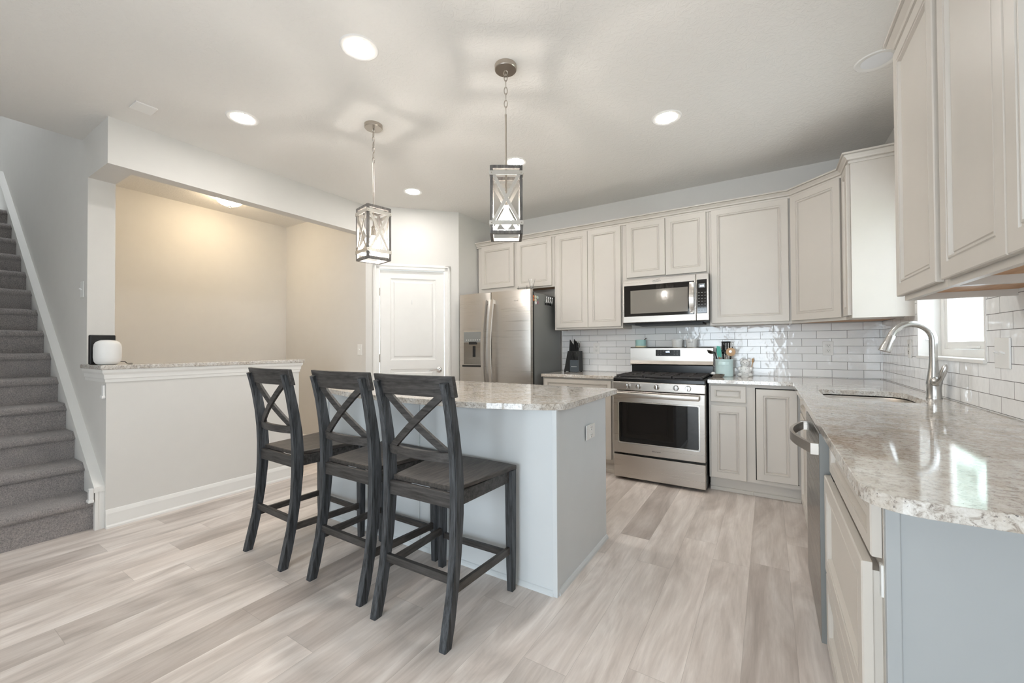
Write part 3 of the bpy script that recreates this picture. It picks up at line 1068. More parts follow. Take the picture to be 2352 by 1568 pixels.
# ------------------------------------------------------------------ counter stools
def stool(label, loc, rz):
    t = thing('counter_stool', label, 'stool', loc, rz, 'counter stools along the island')
    zy = [(0, -.252), (.08, -.232), (.2, -.205), (.35, -.183), (.5, -.172), (.62, -.170), (.72, -.176), (.82, -.189), (.92, -.207), (1.0, -.226), (1.045, -.238)]
    def ry(z):
        for (a, b), (c, d) in zip(zy, zy[1:]):
            if a <= z <= c:
                return b + (d - b) * (z - a) / (c - a)
        return zy[-1][1]
    for s in (-1, 1):
        rings = []
        for i, (z, y) in enumerate(zy):
            wx = .0175
            dy = .021 + .007 * math.exp(-((z - .6) / .22) ** 2)
            xc = s * (.196 - .006 * (z / 1.05))
            rings.append([Vector((xc - wx, y - dy, z)), Vector((xc + wx, y - dy, z)), Vector((xc + wx, y + dy, z)), Vector((xc - wx, y + dy, z))])
        for v in rings[-1]:
            v.z += .010 if v.y > zy[-1][1] else -.004
        k = MB().loft(rings)
        es = [e for e in k.bm.edges]
        bmesh.ops.bevel(k.bm, geom=[e for e in es if abs((e.verts[0].co - e.verts[1].co).normalized().z) > .5], offset=.003, segments=2, affect='EDGES')
        k.done('rear_leg', 'chair_z', t, True, angle=40)
    for s in (-1, 1):
        k = MB()
        rings = []
        for z, wd in ((0, .015), (.12, .0175), (.585, .0205)):
            xc, yc = s * (.214 + .004 * (1 - z)), .222
            rings.append([Vector((xc - wd, yc - wd, z)), Vector((xc + wd, yc - wd, z)), Vector((xc + wd, yc + wd, z)), Vector((xc - wd, yc + wd, z))])
        k.loft(rings)
        k.done('front_leg', 'chair_z', t)
    # seat: slightly dished plank, wider in front
    k = MB()
    rows = []
    for z0 in (0,):
        pass
    nx, ny = 12, 10
    topv, botv = [], []
    for j in range(ny + 1):
        v = j / ny
        y = -.166 + .421 * v
        hw = .178 + .062 * v
        rt, rb = [], []
        for i in range(nx + 1):
            u = 2 * i / nx - 1
            dz = .005 * (1 - u * u) * math.sin(PI * min(1, v * 1.1)) if 0 < v < 1 else 0
            yy = y - (.012 * u * u if j == ny else 0)
            rt.append(k.bm.verts.new((u * hw, yy, .607 - dz)))
            rb.append(k.bm.verts.new((u * hw, yy, .585)))
        topv.append(rt)
        botv.append(rb)
    for j in range(ny):
        for i in range(nx):
            k.bm.faces.new((topv[j][i], topv[j][i + 1], topv[j + 1][i + 1], topv[j + 1][i]))
            k.bm.faces.new((botv[j][i], botv[j + 1][i], botv[j + 1][i + 1], botv[j][i + 1]))
    for j in range(ny):
        for i in (0, nx):
            k.bm.faces.new((topv[j][i], topv[j + 1][i], botv[j + 1][i], botv[j][i]))
    for i in range(nx):
        for j in (0, ny):
            k.bm.faces.new((topv[j][i], botv[j][i], botv[j][i + 1], topv[j][i + 1]))
    bevel_mod(k.done('seat', 'chair_y', t, True, angle=30), .004, 2)
    k = MB()
    k.box(-.178, .178, -.188, -.168, .525, .586, .002)
    k.box(-.195, .195, .212, .232, .530, .585, .002)
    for s in (-1, 1):
        k.bar((s * .186, -.16, .557), (s * .212, .222, .557), .018, .055, Vector((0, 0, 1)))
    k.done('apron', 'chair_x', t)
    k = MB().box(-.18, .18, ry(.245) - .010, ry(.245) + .010, .228, .262, .002)
    k.done('stretcher', 'chair_x', t)
    for s in (-1, 1):
        MB().bar((s * .195, ry(.20), .205), (s * .214, .22, .197), .016, .034).done('stretcher', 'chair_y', t)
    MB().box(-.2, .2, .214, .230, .155, .187, .002).done('stretcher', 'chair_x', t)
    # crest rail, bowed backwards
    def curved(z0, z1, hw, off, bow, th, n=14, rake=.0):
        rings = []
        for i in range(n + 1):
            u = 2 * i / n - 1
            yb0, yb1 = ry(z0) + off - bow * (1 - u * u), ry(min(z1, 1.04)) - max(0, z1 - 1.04) * .24 + off - bow * (1 - u * u)
            x = u * hw
            rings.append([Vector((x, yb0 - th / 2, z0)), Vector((x, yb1 - th / 2, z1)), Vector((x, yb1 + th / 2, z1)), Vector((x, yb0 + th / 2, z0))])
        return MB().loft(rings)
    bevel_mod(curved(.985, 1.073, .224, .014, .026, .022).done('crest_rail', 'chair_x', t, True, angle=30), .003)
    curved(.712, .752, .180, .0, .026, .019).done('lower_rail', 'chair_x', t, True, angle=30)
    # X brace, two curved bars crossing
    for s, off in ((1, .008), (-1, -.004)):
        rings = []
        for i in range(15):
            u = i / 14
            x = s * (-.166 + .332 * u)
            z = .995 - (.995 - .735) * u
            z += .012 * math.sin(PI * u) * 0
            y = ry(z) + off - .026 * (1 - (x / .18) ** 2) + .004
            tx, tz = s * .332, -.26
            ln = math.hypot(tx, tz)
            nx_, nz_ = -tz / ln * .0155, tx / ln * .0155
            rings.append([Vector((x - nx_, y - .007, z - nz_)), Vector((x + nx_, y - .007, z + nz_)), Vector((x + nx_, y + .007, z + nz_)), Vector((x - nx_, y + .007, z - nz_))])
        MB().loft(rings).done('cross_brace', 'chair_x', t, True, angle=30)
    return t
s0 = stool('charcoal cross-back counter stool beside the open end of the island, last towards the range', (-2.072, -2.858, 0), math.radians(1.5))
for loc, rz, lab in (((-2.590, -2.836, 0), 0, 'charcoal cross-back counter stool in the middle of the row of three'),
                     ((-3.192, -2.860, 0), math.radians(-1.5), 'charcoal cross-back counter stool standing closest to the half wall')):
    dup(s0, loc, rz, lab)

# ------------------------------------------------------------------ range
RX0, RX1, RF = -1.972, -1.214, -.714
t = thing('range', 'stainless freestanding gas range between the base cabinets', 'range', ((RX0 + RX1) / 2, -.36, 0))
P = dict(parent=t, world=True)
k = MB().box(RX0, RX1, RF + .05, -.045, .02, .90)
for x in (RX0 + .06, RX1 - .06):
    for y in (RF + .12, -.12):
        k.box(x - .02, x + .02, y - .02, y + .02, 0, .025)
k.done('body', 'blackmat', **P)
def bowed(x0, x1, z0, z1, yf, yb):
    return MB().box(x0, x1, yf, yb, z0, z1, .004)
bowed(RX0 + .003, RX1 - .003, .028, .226, RF, RF + .055).done('drawer', 'steel', **P)
od = bowed(RX0 + .003, RX1 - .003, .243, .792, RF, RF + .055).done('oven_door', 'steel', **P)
k = MB()
k.prism([(x, z) for x, z in arc(RX0 + .065, .353, .012, 180, 270, 4) + arc(RX1 - .065, .353, .012, 270, 360, 4) + arc(RX1 - .065, .680, .012, 0, 90, 4) + arc(RX0 + .065, .680, .012, 90, 180, 4)], 'y', RF - .0015, RF + .01)
k.done('window', 'ovenglass', od, world=True)
k = MB()
frame_pts = [(RX0 + .045, .333), (RX1 - .045, .333), (RX1 - .045, .70), (RX0 + .045, .70)]
for (a, b), (c_, d_) in zip(frame_pts, frame_pts[1:] + frame_pts[:1]):
    k.box(min(a, c_) - .003, max(a, c_) + .003, RF - .003, RF + .004, min(b, d_) - .003, max(b, d_) + .003, .001)
k.done('window_trim', 'chrome', od, world=True)
k = MB()
k.box(RX0 + .012, RX1 - .038, RF - .052, RF - .032, .742, .785, .008, 3)
for x in (RX0 + .03, RX1 - .06):
    k.box(x - .02, x + .02, RF - .036, RF + .002, .748, .779, .003)
k.done('handle', 'steel', od, True, True)
bowed(RX0 + .001, RX1 - .001, .797, .873, RF, RF + .05).done('control_panel', 'steel', **P)
for x in (-1.84, -1.745, -1.591, -1.436, -1.342):
    k = MB().merge(MB().lathe([(0, 0), (.023, 0), (.024, .004), (.021, .022), (.018, .026), (0, .026)], (0, 0, 0), 22), Matrix.Translation((x, RF, .838)) @ Matrix.Rotation(PI / 2, 4, 'X'))
    k.box(x - .005, x + .005, RF - .034, RF - .02, .818, .858, .002)
    k.done('knob', 'chrome', t, True, True)
k = MB()
k.box(RX0, RX1, RF + .004, -.10, .872, .908, .006)
k.box(RX0 + .012, RX1 - .012, RF + .02, -.13, .905, .912, .003)
k.done('cooktop', 'black', **P)
# cast-iron grates over the burners
for i in range(3):
    gx0 = RX0 + .022 + i * .24
    gx1 = gx0 + .232
    k = MB()
    for y in (RF + .035, RF + .16, RF + .285, RF + .41, -.165):
        k.box(gx0, gx1, y - .007, y + .007, .918, .934, .002)
    for x in (gx0 + .008, (gx0 + gx1) / 2, gx1 - .008):
        k.box(x - .007, x + .007, RF + .03, -.16, .918, .934, .002)
    for x in (gx0 + .008, gx1 - .008):
        for y in (RF + .04, -.17):
            k.box(x - .008, x + .008, y - .008, y + .008, .908, .92)
    k.done('grate', 'castiron', **P)
o = MB().box(RX0 + .05, RX1 - .05, RF + .06, -.2, .9125, .917, .002).done('griddle_plate', 'castiron', **P)
k = MB()
k.box(RX0 + .006, RX1 - .006, -.125, -.045, .905, 1.012)
k.done('backguard_riser', 'black', **P)
k = MB()
k.prism([(-.162, 1.012), (-.150, 1.045), (-.150, 1.168), (-.136, 1.178), (-.06, 1.178), (-.06, 1.0), (-.15, 1.0)], 'x', RX0 - .002, RX1 + .002)
k.box(RX0 - .002, RX1 + .002, -.154, -.10, 1.008, 1.036, .003)
bg_ = k.done('backguard', 'steel', **P)
k = MB()
k.box(-1.725, -1.497, -.1515, -.13, 1.090, 1.152, .001)
dp = k.done('display_panel', 'black', bg_, world=True)
k = MB()
for x in (-1.702, -1.676, -1.65, -1.55, -1.525):
    for z in (1.104, 1.121, 1.139):
        if x == -1.65 and z != 1.139:
            continue
        k.box(x - .005, x + .005, -.1524, -.150, z - .002, z + .002)
k.done('key_markings', 'greybody', dp, world=True)
text('clock_digits', '6:02', .022, 'display', dp, (-1.612, -.1522, 1.132), (PI / 2, 0, 0))
text('maker_mark', 'Whirlpool', .017, 'steel_dark', od, (-1.60, RF - .001, .285), (PI / 2, 0, 0))

# ------------------------------------------------------------------ microwave
MX0, MX1, MY = -1.973, -1.217, -.40
t = thing('microwave', 'stainless over-the-range microwave with dark door glass', 'microwave', ((MX0 + MX1) / 2, -.2, 1.405))
P = dict(parent=t, world=True)
k = MB()
k.box(MX0, MX1, MY + .03, -.011, 1.405, 1.825)
k.box(MX0 + .1, MX1 - .06, -.33, -.06, 1.388, 1.406)
k.done('body', 'blackmat', **P)
md = MB().box(MX0, -1.320, MY, MY + .032, 1.412, 1.825, .004).done('door', 'steel', **P)
k = MB().box(MX0 + .012, -1.332, MY - .002, MY + .004, 1.470, 1.768, .004)
k.done('door_glass', 'microframe', md, world=True)
MB().box(MX0 + .075, -1.385, MY - .0028, MY, 1.498, 1.718, .001).done('window', 'microglass_reflect', md, world=True)
k = MB()
hp = []
for i in range(9):
    u = i / 8
    hp.append((-1.352, MY - .012 - .026 * math.sin(PI * u), 1.483 + .272 * u))
rings = [[Vector((x - .019, y - .005, z)), Vector((x + .019, y - .005, z)), Vector((x + .019, y + .006, z)), Vector((x - .019, y + .006, z))] for x, y, z in hp]
k.loft(rings)
for z in (1.49, 1.745):
    k.box(-1.362, -1.342, MY - .018, MY, z - .012, z + .012)
k.done('handle', 'steel', md, True, True)
cp_ = MB().box(-1.317, MX1, MY, MY + .032, 1.412, 1.825, .004).done('control_panel', 'steel', **P)
MB().box(-1.312, -1.230, MY - .002, MY + .004, 1.474, 1.775, .004).done('keypad', 'microframe', cp_, world=True)
MB().box(-1.297, -1.245, MY - .0028, MY, 1.700, 1.738, .001).done('display', 'greybody', cp_, world=True)
text('clock_digits', '6:02', .020, 'display', cp_, (-1.27, MY - .0032, 1.716), (PI / 2, 0, 0))
k = MB()
for i in range(3):
    for j in range(7):
        k.box(-1.302 + i * .025, -1.288 + i * .025, MY - .0026, MY, 1.50 + j * .026, 1.504 + j * .026)
k.done('key_markings', 'greybody', cp_, world=True)
text('maker_mark', 'Whirlpool', .018, 'steel_dark', md, (-1.655, MY - .0006, 1.794), (PI / 2, 0, 0))
k = MB()
k.tube([(-1.655 + .036 * math.cos(a), MY - .0012, 1.796 + .010 * math.sin(a) + .008 * math.cos(a)) for a in [i * 2 * PI / 22 + .5 for i in range(19)]], .0012, 6)
k.done('maker_swoosh', 'steel_dark', md, True, True)

# ------------------------------------------------------------------ refrigerator
FX0, FX1, FY, FZ = -3.712, -2.802, -.77, 1.768
t = thing('refrigerator', 'stainless side-by-side refrigerator with water dispenser next to the pantry', 'refrigerator', ((FX0 + FX1) / 2, -.4, 0))
P = dict(parent=t, world=True)
k = MB()
k.box(FX0 + .01, FX1 - .005, -.70, -.04, .02, 1.745)
k.box(FX0 + .02, FX1 - .02, -.72, -.1, 0, .06)
k.done('body', 'greybody', **P)
FG = -3.282
def fridge_door(x0, x1):
    # gently crowned front
    n = 10
    rings = []
    for i in range(n + 1):
        u = i / n
        x = x0 + (x1 - x0) * u
        y = FY + .010 - .016 * (1 - (2 * u - 1) ** 2) * 1 + .006 * abs(2 * u - 1) ** 8
        rings.append([Vector((x, y, .07)), Vector((x, y, FZ)), Vector((x, -.705, FZ)), Vector((x, -.705, .07))])
    return MB().loft(rings)
d1 = fridge_door(FX0, FG - .005).done('freezer_door', 'steel', t, True, True, 30)
d2 = fridge_door(FG + .005, FX1).done('fridge_door', 'steel', t, True, True, 30)
MB().box(FX1 - .012, FX1 + .001, -.702, -.68, .06, 1.75).done('door_gasket', 'blackmat', **P)
for dr, x in ((d1, FG - .045), (d2, FG + .05)):
    k = MB()
    rings = []
    for i in range(17):
        u = i / 16
        z = .62 + 1.065 * u
        y = FY - .030 - .032 * math.sin(PI * u)
        xx = x + (-.018 if dr is d1 else -.022) * math.sin(PI * u)
        rings.append([Vector((xx - .016, y - .010, z)), Vector((xx + .016, y - .010, z)), Vector((xx + .016, y + .010, z)), Vector((xx - .016, y + .010, z))])
    k.loft(rings)
    for z in (.635, 1.66):
        k.box(x - .014, x + .014, FY - .035, FY + .008, z - .02, z + .02)
    k.done('handle', 'steel', dr, True, True)
k = MB()
k.box(-3.642, -3.365, FY - .010, FY + .01, .965, 1.362, .003)
dsp = k.done('dispenser', 'steel', d1, world=True)
k = MB()
k.box(-3.632, -3.372, FY - .0105, FY + .0, 1.232, 1.352, .001)
k = k.done('dispenser_controls', 'greybody', dsp, world=True)
k = MB()
for i in range(7):
    k.box(-3.60 + i * .030, -3.588 + i * .030, FY - .0115, FY - .009, 1.262, 1.268)
k.done('dispenser_lights', 'plate', dsp, world=True)
k = MB()
k.box(-3.632, -3.372, FY - .0125, FY - .0, 1.0, 1.238, .001)
k.done('dispenser_recess', 'steel_dark', dsp, world=True)
k = MB()
k.box(-3.55, -3.46, FY - .028, FY - .010, 1.215, 1.245, .003)
k.box(-3.505, -3.475, FY - .022, FY - .012, 1.08, 1.20, .004)
k.box(-3.645, -3.362, FY - .026, FY - .008, .972, .992, .003)
k.done('dispenser_spout', 'blackmat', dsp, world=True)
text('maker_mark', 'Whirlpool', .022, 'steel_dark', d2, (-2.98, FY - .0045, 1.66), (PI / 2, 0, 0))
# things on and beside the refrigerator
t = thing('glass_vase', 'clear flared glass standing on the refrigerator', 'glass', (-2.87, -.60, 1.7465))
MB().lathe([(0, 0), (.030, 0), (.032, .004), (.012, .02), (.018, .06), (.028, .11), (.036, .15), (.034, .15), (.025, .11), (.014, .06), (.008, .03), (0, .03)], (0, 0, 0), 24).done('glass_body', 'glass', t, True)
k = MB()
for x0, x1, y0, y1 in ((-3.03, -2.92, -.615, -.612), (-3.03, -2.92, -.49, -.487), (-3.03, -3.027, -.615, -.487), (-2.923, -2.92, -.615, -.487)):
    k.box(x0, x1, y0, y1, 1.746, 1.83)
k.box(-3.03, -2.92, -.615, -.487, 1.746, 1.749)
tag(k.done('acrylic_bin', 'glass'), 'low clear acrylic bin on the refrigerator beside the flared glass', 'bin')
mags = [(-.686, 1.700, 'orange'), (-.686, 1.668, 'orange'), (-.640, 1.700, 'cream'), (-.597, 1.697, 'sage'), (-.640, 1.668, 'cream'), (-.636, 1.640, 'ceramic'), (-.590, 1.645, 'pinkish')]
where = ['round orange magnet at the top front of the refrigerator side', 'round orange magnet below the other orange one on the refrigerator side', 'cream round magnet beside the top orange one on the refrigerator side',
         'pale sage round magnet at the back of the magnet cluster', 'cream round magnet in the middle row of the magnet cluster', 'white round magnet at the bottom of the magnet cluster', 'rose round magnet low at the back of the magnet cluster']
for (y, z, mt), lab in zip(mags, where):
    k = MB().merge(MB().lathe([(0, 0), (.016, 0), (.017, .003), (.014, .007), (0, .008)], (0, 0, 0), 16), Matrix.Translation((FX1 - .0048, y, z)) @ Matrix.Rotation(PI / 2, 4, 'Y'))
    tag(k.done('fridge_magnet', mt, None, True), lab, 'magnet', 'round magnets on the refrigerator')
for i in range(4):
    y = -.42 + .045 * i
    t = thing('magnetic_clip', ['metal clip nearest the magnets in the row on the refrigerator side', 'second metal clip in the row on the refrigerator side', 'third metal clip in the row on the refrigerator side', 'metal clip nearest the wall cabinet on the refrigerator side'][i], 'clip', (FX1 - .0045, y, 1.68), 0, 'metal clips on the refrigerator')
    MB().box(0, .012, -.012, .012, -.045, -.005, .002).done('clip_base', 'black', t)
    k = MB()
    k.tube([(.010, -.008, -.02), (.016, -.004, .015), (.018, .004, .04), (.014, .010, .015), (.010, .008, -.02)], .0045, 8)
    k.done('clip_loop', 'chrome', t, True)

# ------------------------------------------------------------------ dishwasher
t = thing('dishwasher', 'stainless dishwasher with bowed bar handle under the right counter', 'dishwasher', (-.3, -2.172, 0))
P = dict(parent=t, world=True)
k = MB()
k.box(-.575, -.04, -2.468, -1.876, .02, .872)
k.done('body', 'blackmat', **P)
MB().box(-.57, -.555, -2.468, -1.876, 0, .10).done('kick_plate', 'blackmat', **P)
dd = MB().box(-.628, -.576, -2.468, -1.876, .105, .868, .004).done('door', 'steel_dark', **P)
MB().box(-.6275, -.577, -2.4705, -2.466, .108, .866).done('door_edge', 'greybody', dd, world=True)
rings = []
for i in range(17):
    u = i / 16
    y = -2.44 + .535 * u
    x = -.645 - .055 * math.sin(PI * u)
    rings.append([Vector((x - .006, y, .785)), Vector((x - .006, y, .822)), Vector((x + .007, y, .822)), Vector((x + .007, y, .785))])
k = MB().loft(rings)
k.box(-.652, -.627, -2.448, -2.432, .783, .824)
k.box(-.652, -.627, -1.913, -1.897, .783, .824)
k.done('handle', 'steel', dd, True, True)

# ------------------------------------------------------------------ counter things
# knife block
t = thing('knife_block', 'black knife block full of knives beside the refrigerator', 'knife block', (-2.582, -.22, ZS1))
k = MB()
k.prism([(.02, .006), (.10, .006), (.145, .20), (.045, .235)], 'x', -.085, -.005)
k = MB()
k.loft([[Vector((-.088, -.03, .006)), Vector((.075, -.03, .006)), Vector((.075, .11, .006)), Vector((-.088, .11, .006))],
        [Vector((-.070, .03, .225)), Vector((.060, .03, .225)), Vector((.060, .13, .225)), Vector((-.070, .13, .225))]])
for x in (-.08, .06):
    for y in (-.02, .1):
        k.box(x - .008, x + .008, y - .008, y + .008, 0, .008)
blk = k.done('block', 'blackcloth', t)
k = MB().box(-.008, .085, -.055, -.02, .002, .128, .003)
fb = k.done('front_block', 'slate', t)
text('maker_mark', 'Farberware', .013, 'plate', fb, (-2.582 + .04, -.22 - .0556, ZS1 + .06), (PI / 2, 0, 0))
def knife(x, y, z, h, wd, lean):
    k = MB()
    k.bar((x, y, z), (x + lean[0], y + lean[1], z + h), wd, .012, Vector((0, 1, 0)), .002)
    k.done('knife_handle', 'black', t)
for x, h, wd in ((-.058, .125, .022), (-.035, .09, .018), (-.008, .13, .024), (.012, .11, .02)):
    k = MB()
    k.prism([(x - wd / 2, .20), (x + wd / 2, .20), (x + wd / 2 + .014, .22 + h * .78), (x - wd / 2 + .012, .225 + h)], 'y', .06, .076)
    k.done('knife_handle', 'black', t)
for i in range(6):
    x = -.002 + .0155 * i
    knife(x, -.036, .11, .108, .0085, (.008, .015))
k = MB()
k.tube([(.045 + .014 * math.cos(a), .06, .285 + .028 * math.sin(a)) for a in [i * 2 * PI / 16 for i in range(16)]], .004, 8, True)
k.tube([(.025 + .012 * math.cos(a), .075, .285 + .026 * math.sin(a)) for a in [i * 2 * PI / 16 for i in range(16)]], .004, 8, True)
k.box(.025, .045, .062, .072, .20, .262)
k.done('scissor_handle', 'black', t, True)

# utensil crock and utensils
CX, CY = -1.118, -.20
t = thing('utensil_crock', 'pale mint ceramic crock holding the cooking utensils', 'crock', (CX, CY, ZS1))
MB().lathe([(0, 0), (.068, 0), (.072, .005), (.072, .136), (.0745, .140), (.0745, .152), (.072, .155), (.066, .155), (.065, .14), (.064, .012), (0, .012)], (0, 0, 0), 36).done('crock_body', 'mint', t, True)
k = MB()
rings = []
for i in range(9):
    a = math.radians(-125 + 70 * i / 8)
    rings.append([Vector((r_ * math.cos(a), r_ * math.sin(a), z)) for r_, z in ((.0715, .104), (.0738, .106), (.0738, .128), (.0715, .130))])
k.loft(rings)
k.done('label_band', 'mint', t, True)
def utensil(name, label, cat, base, tip, mat, parts):
    t = thing(name, label, cat, (CX + base[0], CY + base[1], ZS1 + .014), 0, 'utensils in the mint crock')
    b, e = Vector((0, 0, 0)), Vector((tip[0] - base[0], tip[1] - base[1], tip[2]))
    MB().tube([b, (b + e) / 2, e], [.005, .006, .0055], 10).done('shaft', mat, t, True)
    parts(t, e, (e - b).normalized())
def orient(d):
    return d.to_track_quat('Z', 'Y').to_matrix().to_4x4()
def turner(t, e, d):
    k = MB()
    for i in range(4):
        k.box(-.034 + .019 * i, -.022 + .019 * i, -.002, .002, .0, .075, .001)
    k.box(-.036, .037, -.002, .002, .070, .085, .001)
    k.box(-.036, .037, -.002, .002, -.01, .008, .001)
    MB().merge(k, Matrix.Translation(e) @ orient(d)).done('slotted_blade', 'black', t)
utensil('turner', 'black slotted turner standing tallest in the mint crock', 'turner', (.01, .02), (.015, -.01, .215), 'black', turner)
def spat(t, e, d):
    k = MB()
    k.prism([(-.018, -.01), (.018, -.01), (.022, .05), (.012, .085), (-.014, .09), (-.020, .04)], 'y', -.005, .005)
    MB().merge(k, Matrix.Translation(e) @ orient(d)).done('spatula_blade', 'silicone', t)
utensil('spatula', 'mint silicone spatula with a wooden handle in the crock', 'spatula', (-.02, -.02), (-.034, -.04, .170), 'lightwood', spat)
def ladle(t, e, d):
    k = MB()
    k.lathe([(0, -.020), (.02, -.016), (.034, 0), (.036, .008), (.033, .006), (.018, -.012), (0, -.016)], (0, 0, 0), 18)
    MB().merge(k, Matrix.Translation(e + Vector((-.034, 0, .006))) @ Matrix.Rotation(.35, 4, 'Y')).done('ladle_bowl', 'steel_dark', t, True)
utensil('ladle', 'dark ladle leaning out of the crock over the range back', 'ladle', (-.02, .0), (-.072, -.018, .20), 'black', ladle)
def spoon(t, e, d):
    k = MB().sphere((0, 0, .03), .03, (1, .25, 1.35), 16)
    MB().merge(k, Matrix.Translation(e) @ orient(d)).done('spoon_bowl', 'black', t, True)
utensil('spoon', 'black serving spoon standing at the back of the crock', 'spoon', (.02, .03), (.055, .03, .185), 'black', spoon)
utensil('spoon', 'black cooking spoon on the range side of the crock', 'spoon', (-.03, .02), (-.046, .03, .185), 'black', spoon)
def masher(t, e, d):
    k = MB()
    k.prism([(-.012, -.02), (.012, -.02), (.014, .03), (.004, .085), (-.006, .09), (-.014, .03)], 'y', -.003, .003)
    MB().merge(k, Matrix.Translation(e) @ orient(d)).done('blade', 'black', t)
utensil('palette_knife', 'pointed black spatula at the back of the crock', 'spatula', (-.002, .045), (-.012, .055, .205), 'black', masher)
def pizza(t, e, d):
    k = MB().merge(MB().lathe([(0, -.0015), (.036, -.001), (.038, 0), (.036, .001), (0, .0015)], (0, 0, 0), 26), Matrix.Translation(e + Vector((.01, -.012, .03))) @ Matrix.Rotation(PI / 2, 4, 'X'))
    k.done('wooden_disc', 'lightwood', t, True)
    k = MB().merge(MB().lathe([(.006, -.003), (.012, -.003), (.012, .003), (.006, .003)], (0, 0, 0), 18), Matrix.Translation(e + Vector((.008, -.016, .034))) @ Matrix.Rotation(PI / 2, 4, 'X'))
    k.done('hub_ring', 'ceramic', t, True)
utensil('spoon', 'round pale wooden spoon with a white ring in the crock', 'spoon', (.026, .0), (.044, -.012, .175), 'steel_dark', pizza)
def tongs(t, e, d):
    k = MB()
    for s in (-1, 1):
        k.bar((s * .006, 0, -.14), (s * .014, 0, .0), .012, .003, Vector((0, 1, 0)))
    k.box(-.016, .016, -.004, .004, -.004, .012, .002)
    MB().merge(k, Matrix.Translation(e) @ orient(d)).done('tong_arms', 'steel', t)
utensil('tongs', 'silver kitchen tongs in front of the wooden spoon in the crock', 'tongs', (.008, -.034), (.022, -.046, .165), 'steel', tongs)

# spoon rest with ladle bowl by the crock
t = thing('spoon_rest', 'dark oval spoon rest on the counter between the range and the crock', 'spoon rest', (-1.165, -.34, ZS1))
MB().lathe([(0, .004), (.03, .002), (.045, 0), (.058, .014), (.062, .026), (.059, .026), (.045, .008), (0, .009)], (0, 0, 0), 28).done('dish', 'steel_dark', t, True)
MB().sphere((-.03, .0, .03), .018, (1, 1, .9), 14).done('dish_knob', 'ceramic', t, True)

# bear honey pot with dipper
t = thing('honey_pot', 'white speckled bear-shaped honey pot on the counter by the crock', 'honey pot', (-.958, -.13, ZS1))
k = MB()
k.sphere((0, 0, .052), .05, (1, .92, 1.05), 20)
k.sphere((0, -.004, .118), .037, (1.05, .95, .88), 20)
for s in (-1, 1):
    k.sphere((s * .03, 0, .145), .013, (1, .7, 1), 12)
    k.sphere((s * .042, -.026, .017), .019, (1, 1.1, .85), 12)
    k.sphere((s * .046, -.012, .068), .014, (1, 1, 1.4), 12)
k.sphere((0, -.036, .110), .014, (1.1, .8, .8), 12)
k.lathe([(0, 0), (.042, 0), (.045, .01), (0, .02)], (0, 0, 0), 20)
k.done('pot_body', 'ceramic', t, True)
k = MB()
rn = random.Random(5)
for i in range(26):
    a, z = rn.uniform(-PI, 0), rn.uniform(.02, .092)
    rr_ = .05 * math.sqrt(max(.05, 1 - ((z - .052) / .0525) ** 2))
    k.sphere((rr_ * math.cos(a), rr_ * .92 * math.sin(a), z), .0022, (1, 1, 1), 6)
for s in (-1, 1):
    k.sphere((s * .012, -.036, .124), .003, (1, 1, 1), 8)
k.sphere((0, -.047, .113), .0035, (1, .6, .8), 8)
k.done('speckles', 'darkgap', t, True)
t = thing('honey_dipper', 'small wooden honey dipper held upright by the bear honey pot', 'honey dipper', (-.905, -.135, ZS1 + .055))
MB().tube([(-.004, 0, 0), (.002, 0, .055), (.006, 0, .075)], [.004, .0035, .0035], 8).done('stick', 'lightwood', t, True)
k = MB()
k.lathe([(0, .07), (.009, .072), (.010, .078), (.007, .08), (.0105, .084), (.007, .088), (.0105, .093), (.007, .096), (.010, .100), (.006, .106), (0, .107)], (.007, 0, 0), 14)
k.done('dipper_head', 'lightwood', t, True)

# pots on the range back
t = thing('sugar_pot', 'small teal ceramic pot with a spoon on the range back', 'pot', (-1.882, -.10, 1.178))
MB().lathe([(0, .0), (.048, 0), (.052, .006), (.052, .012), (.050, .016), (.052, .075), (.048, .075), (.045, .02), (0, .018)], (0, 0, 0), 28).done('pot_body', 'teal', t, True)
MB().lathe([(0, -.0002), (.050, -.0002), (.0545, .005), (.0545, .013), (.05, .0145), (0, .0146)], (0, 0, 0), 28).done('pot_base', 'cream', t, True)
MB().tube([(-.012, 0, .022), (.02, 0, .06), (.056, 0, .092)], [.003, .0035, .005], 8).done('pot_spoon', 'steel_dark', t, True)
for x, lab in ((-1.532, 'plain white ramekin on the range back, nearer the teal pot'), (-1.402, 'white ramekin with small dark lettering on the range back, nearer the crock')):
    t = thing('ramekin', lab, 'ramekin', (x, -.10, 1.178), 0, 'white ramekins on the range back')
    MB().lathe([(0, 0), (.042, 0), (.047, .008), (.050, .062), (.053, .064), (.053, .074), (.048, .074), (.045, .012), (0, .010)], (0, 0, 0), 28).done('bowl', 'ceramic', t, True)
    if x > -1.5:
        k = MB()
        for i in range(6):
            a = math.radians(-118 + 8.5 * i)
            k.obox((.0495 * math.cos(a), .0495 * math.sin(a), .047), (.004, .002, .006), Matrix.Rotation(a + PI / 2, 3, 'Z'))
        k.done('lettering', 'greybody', t)

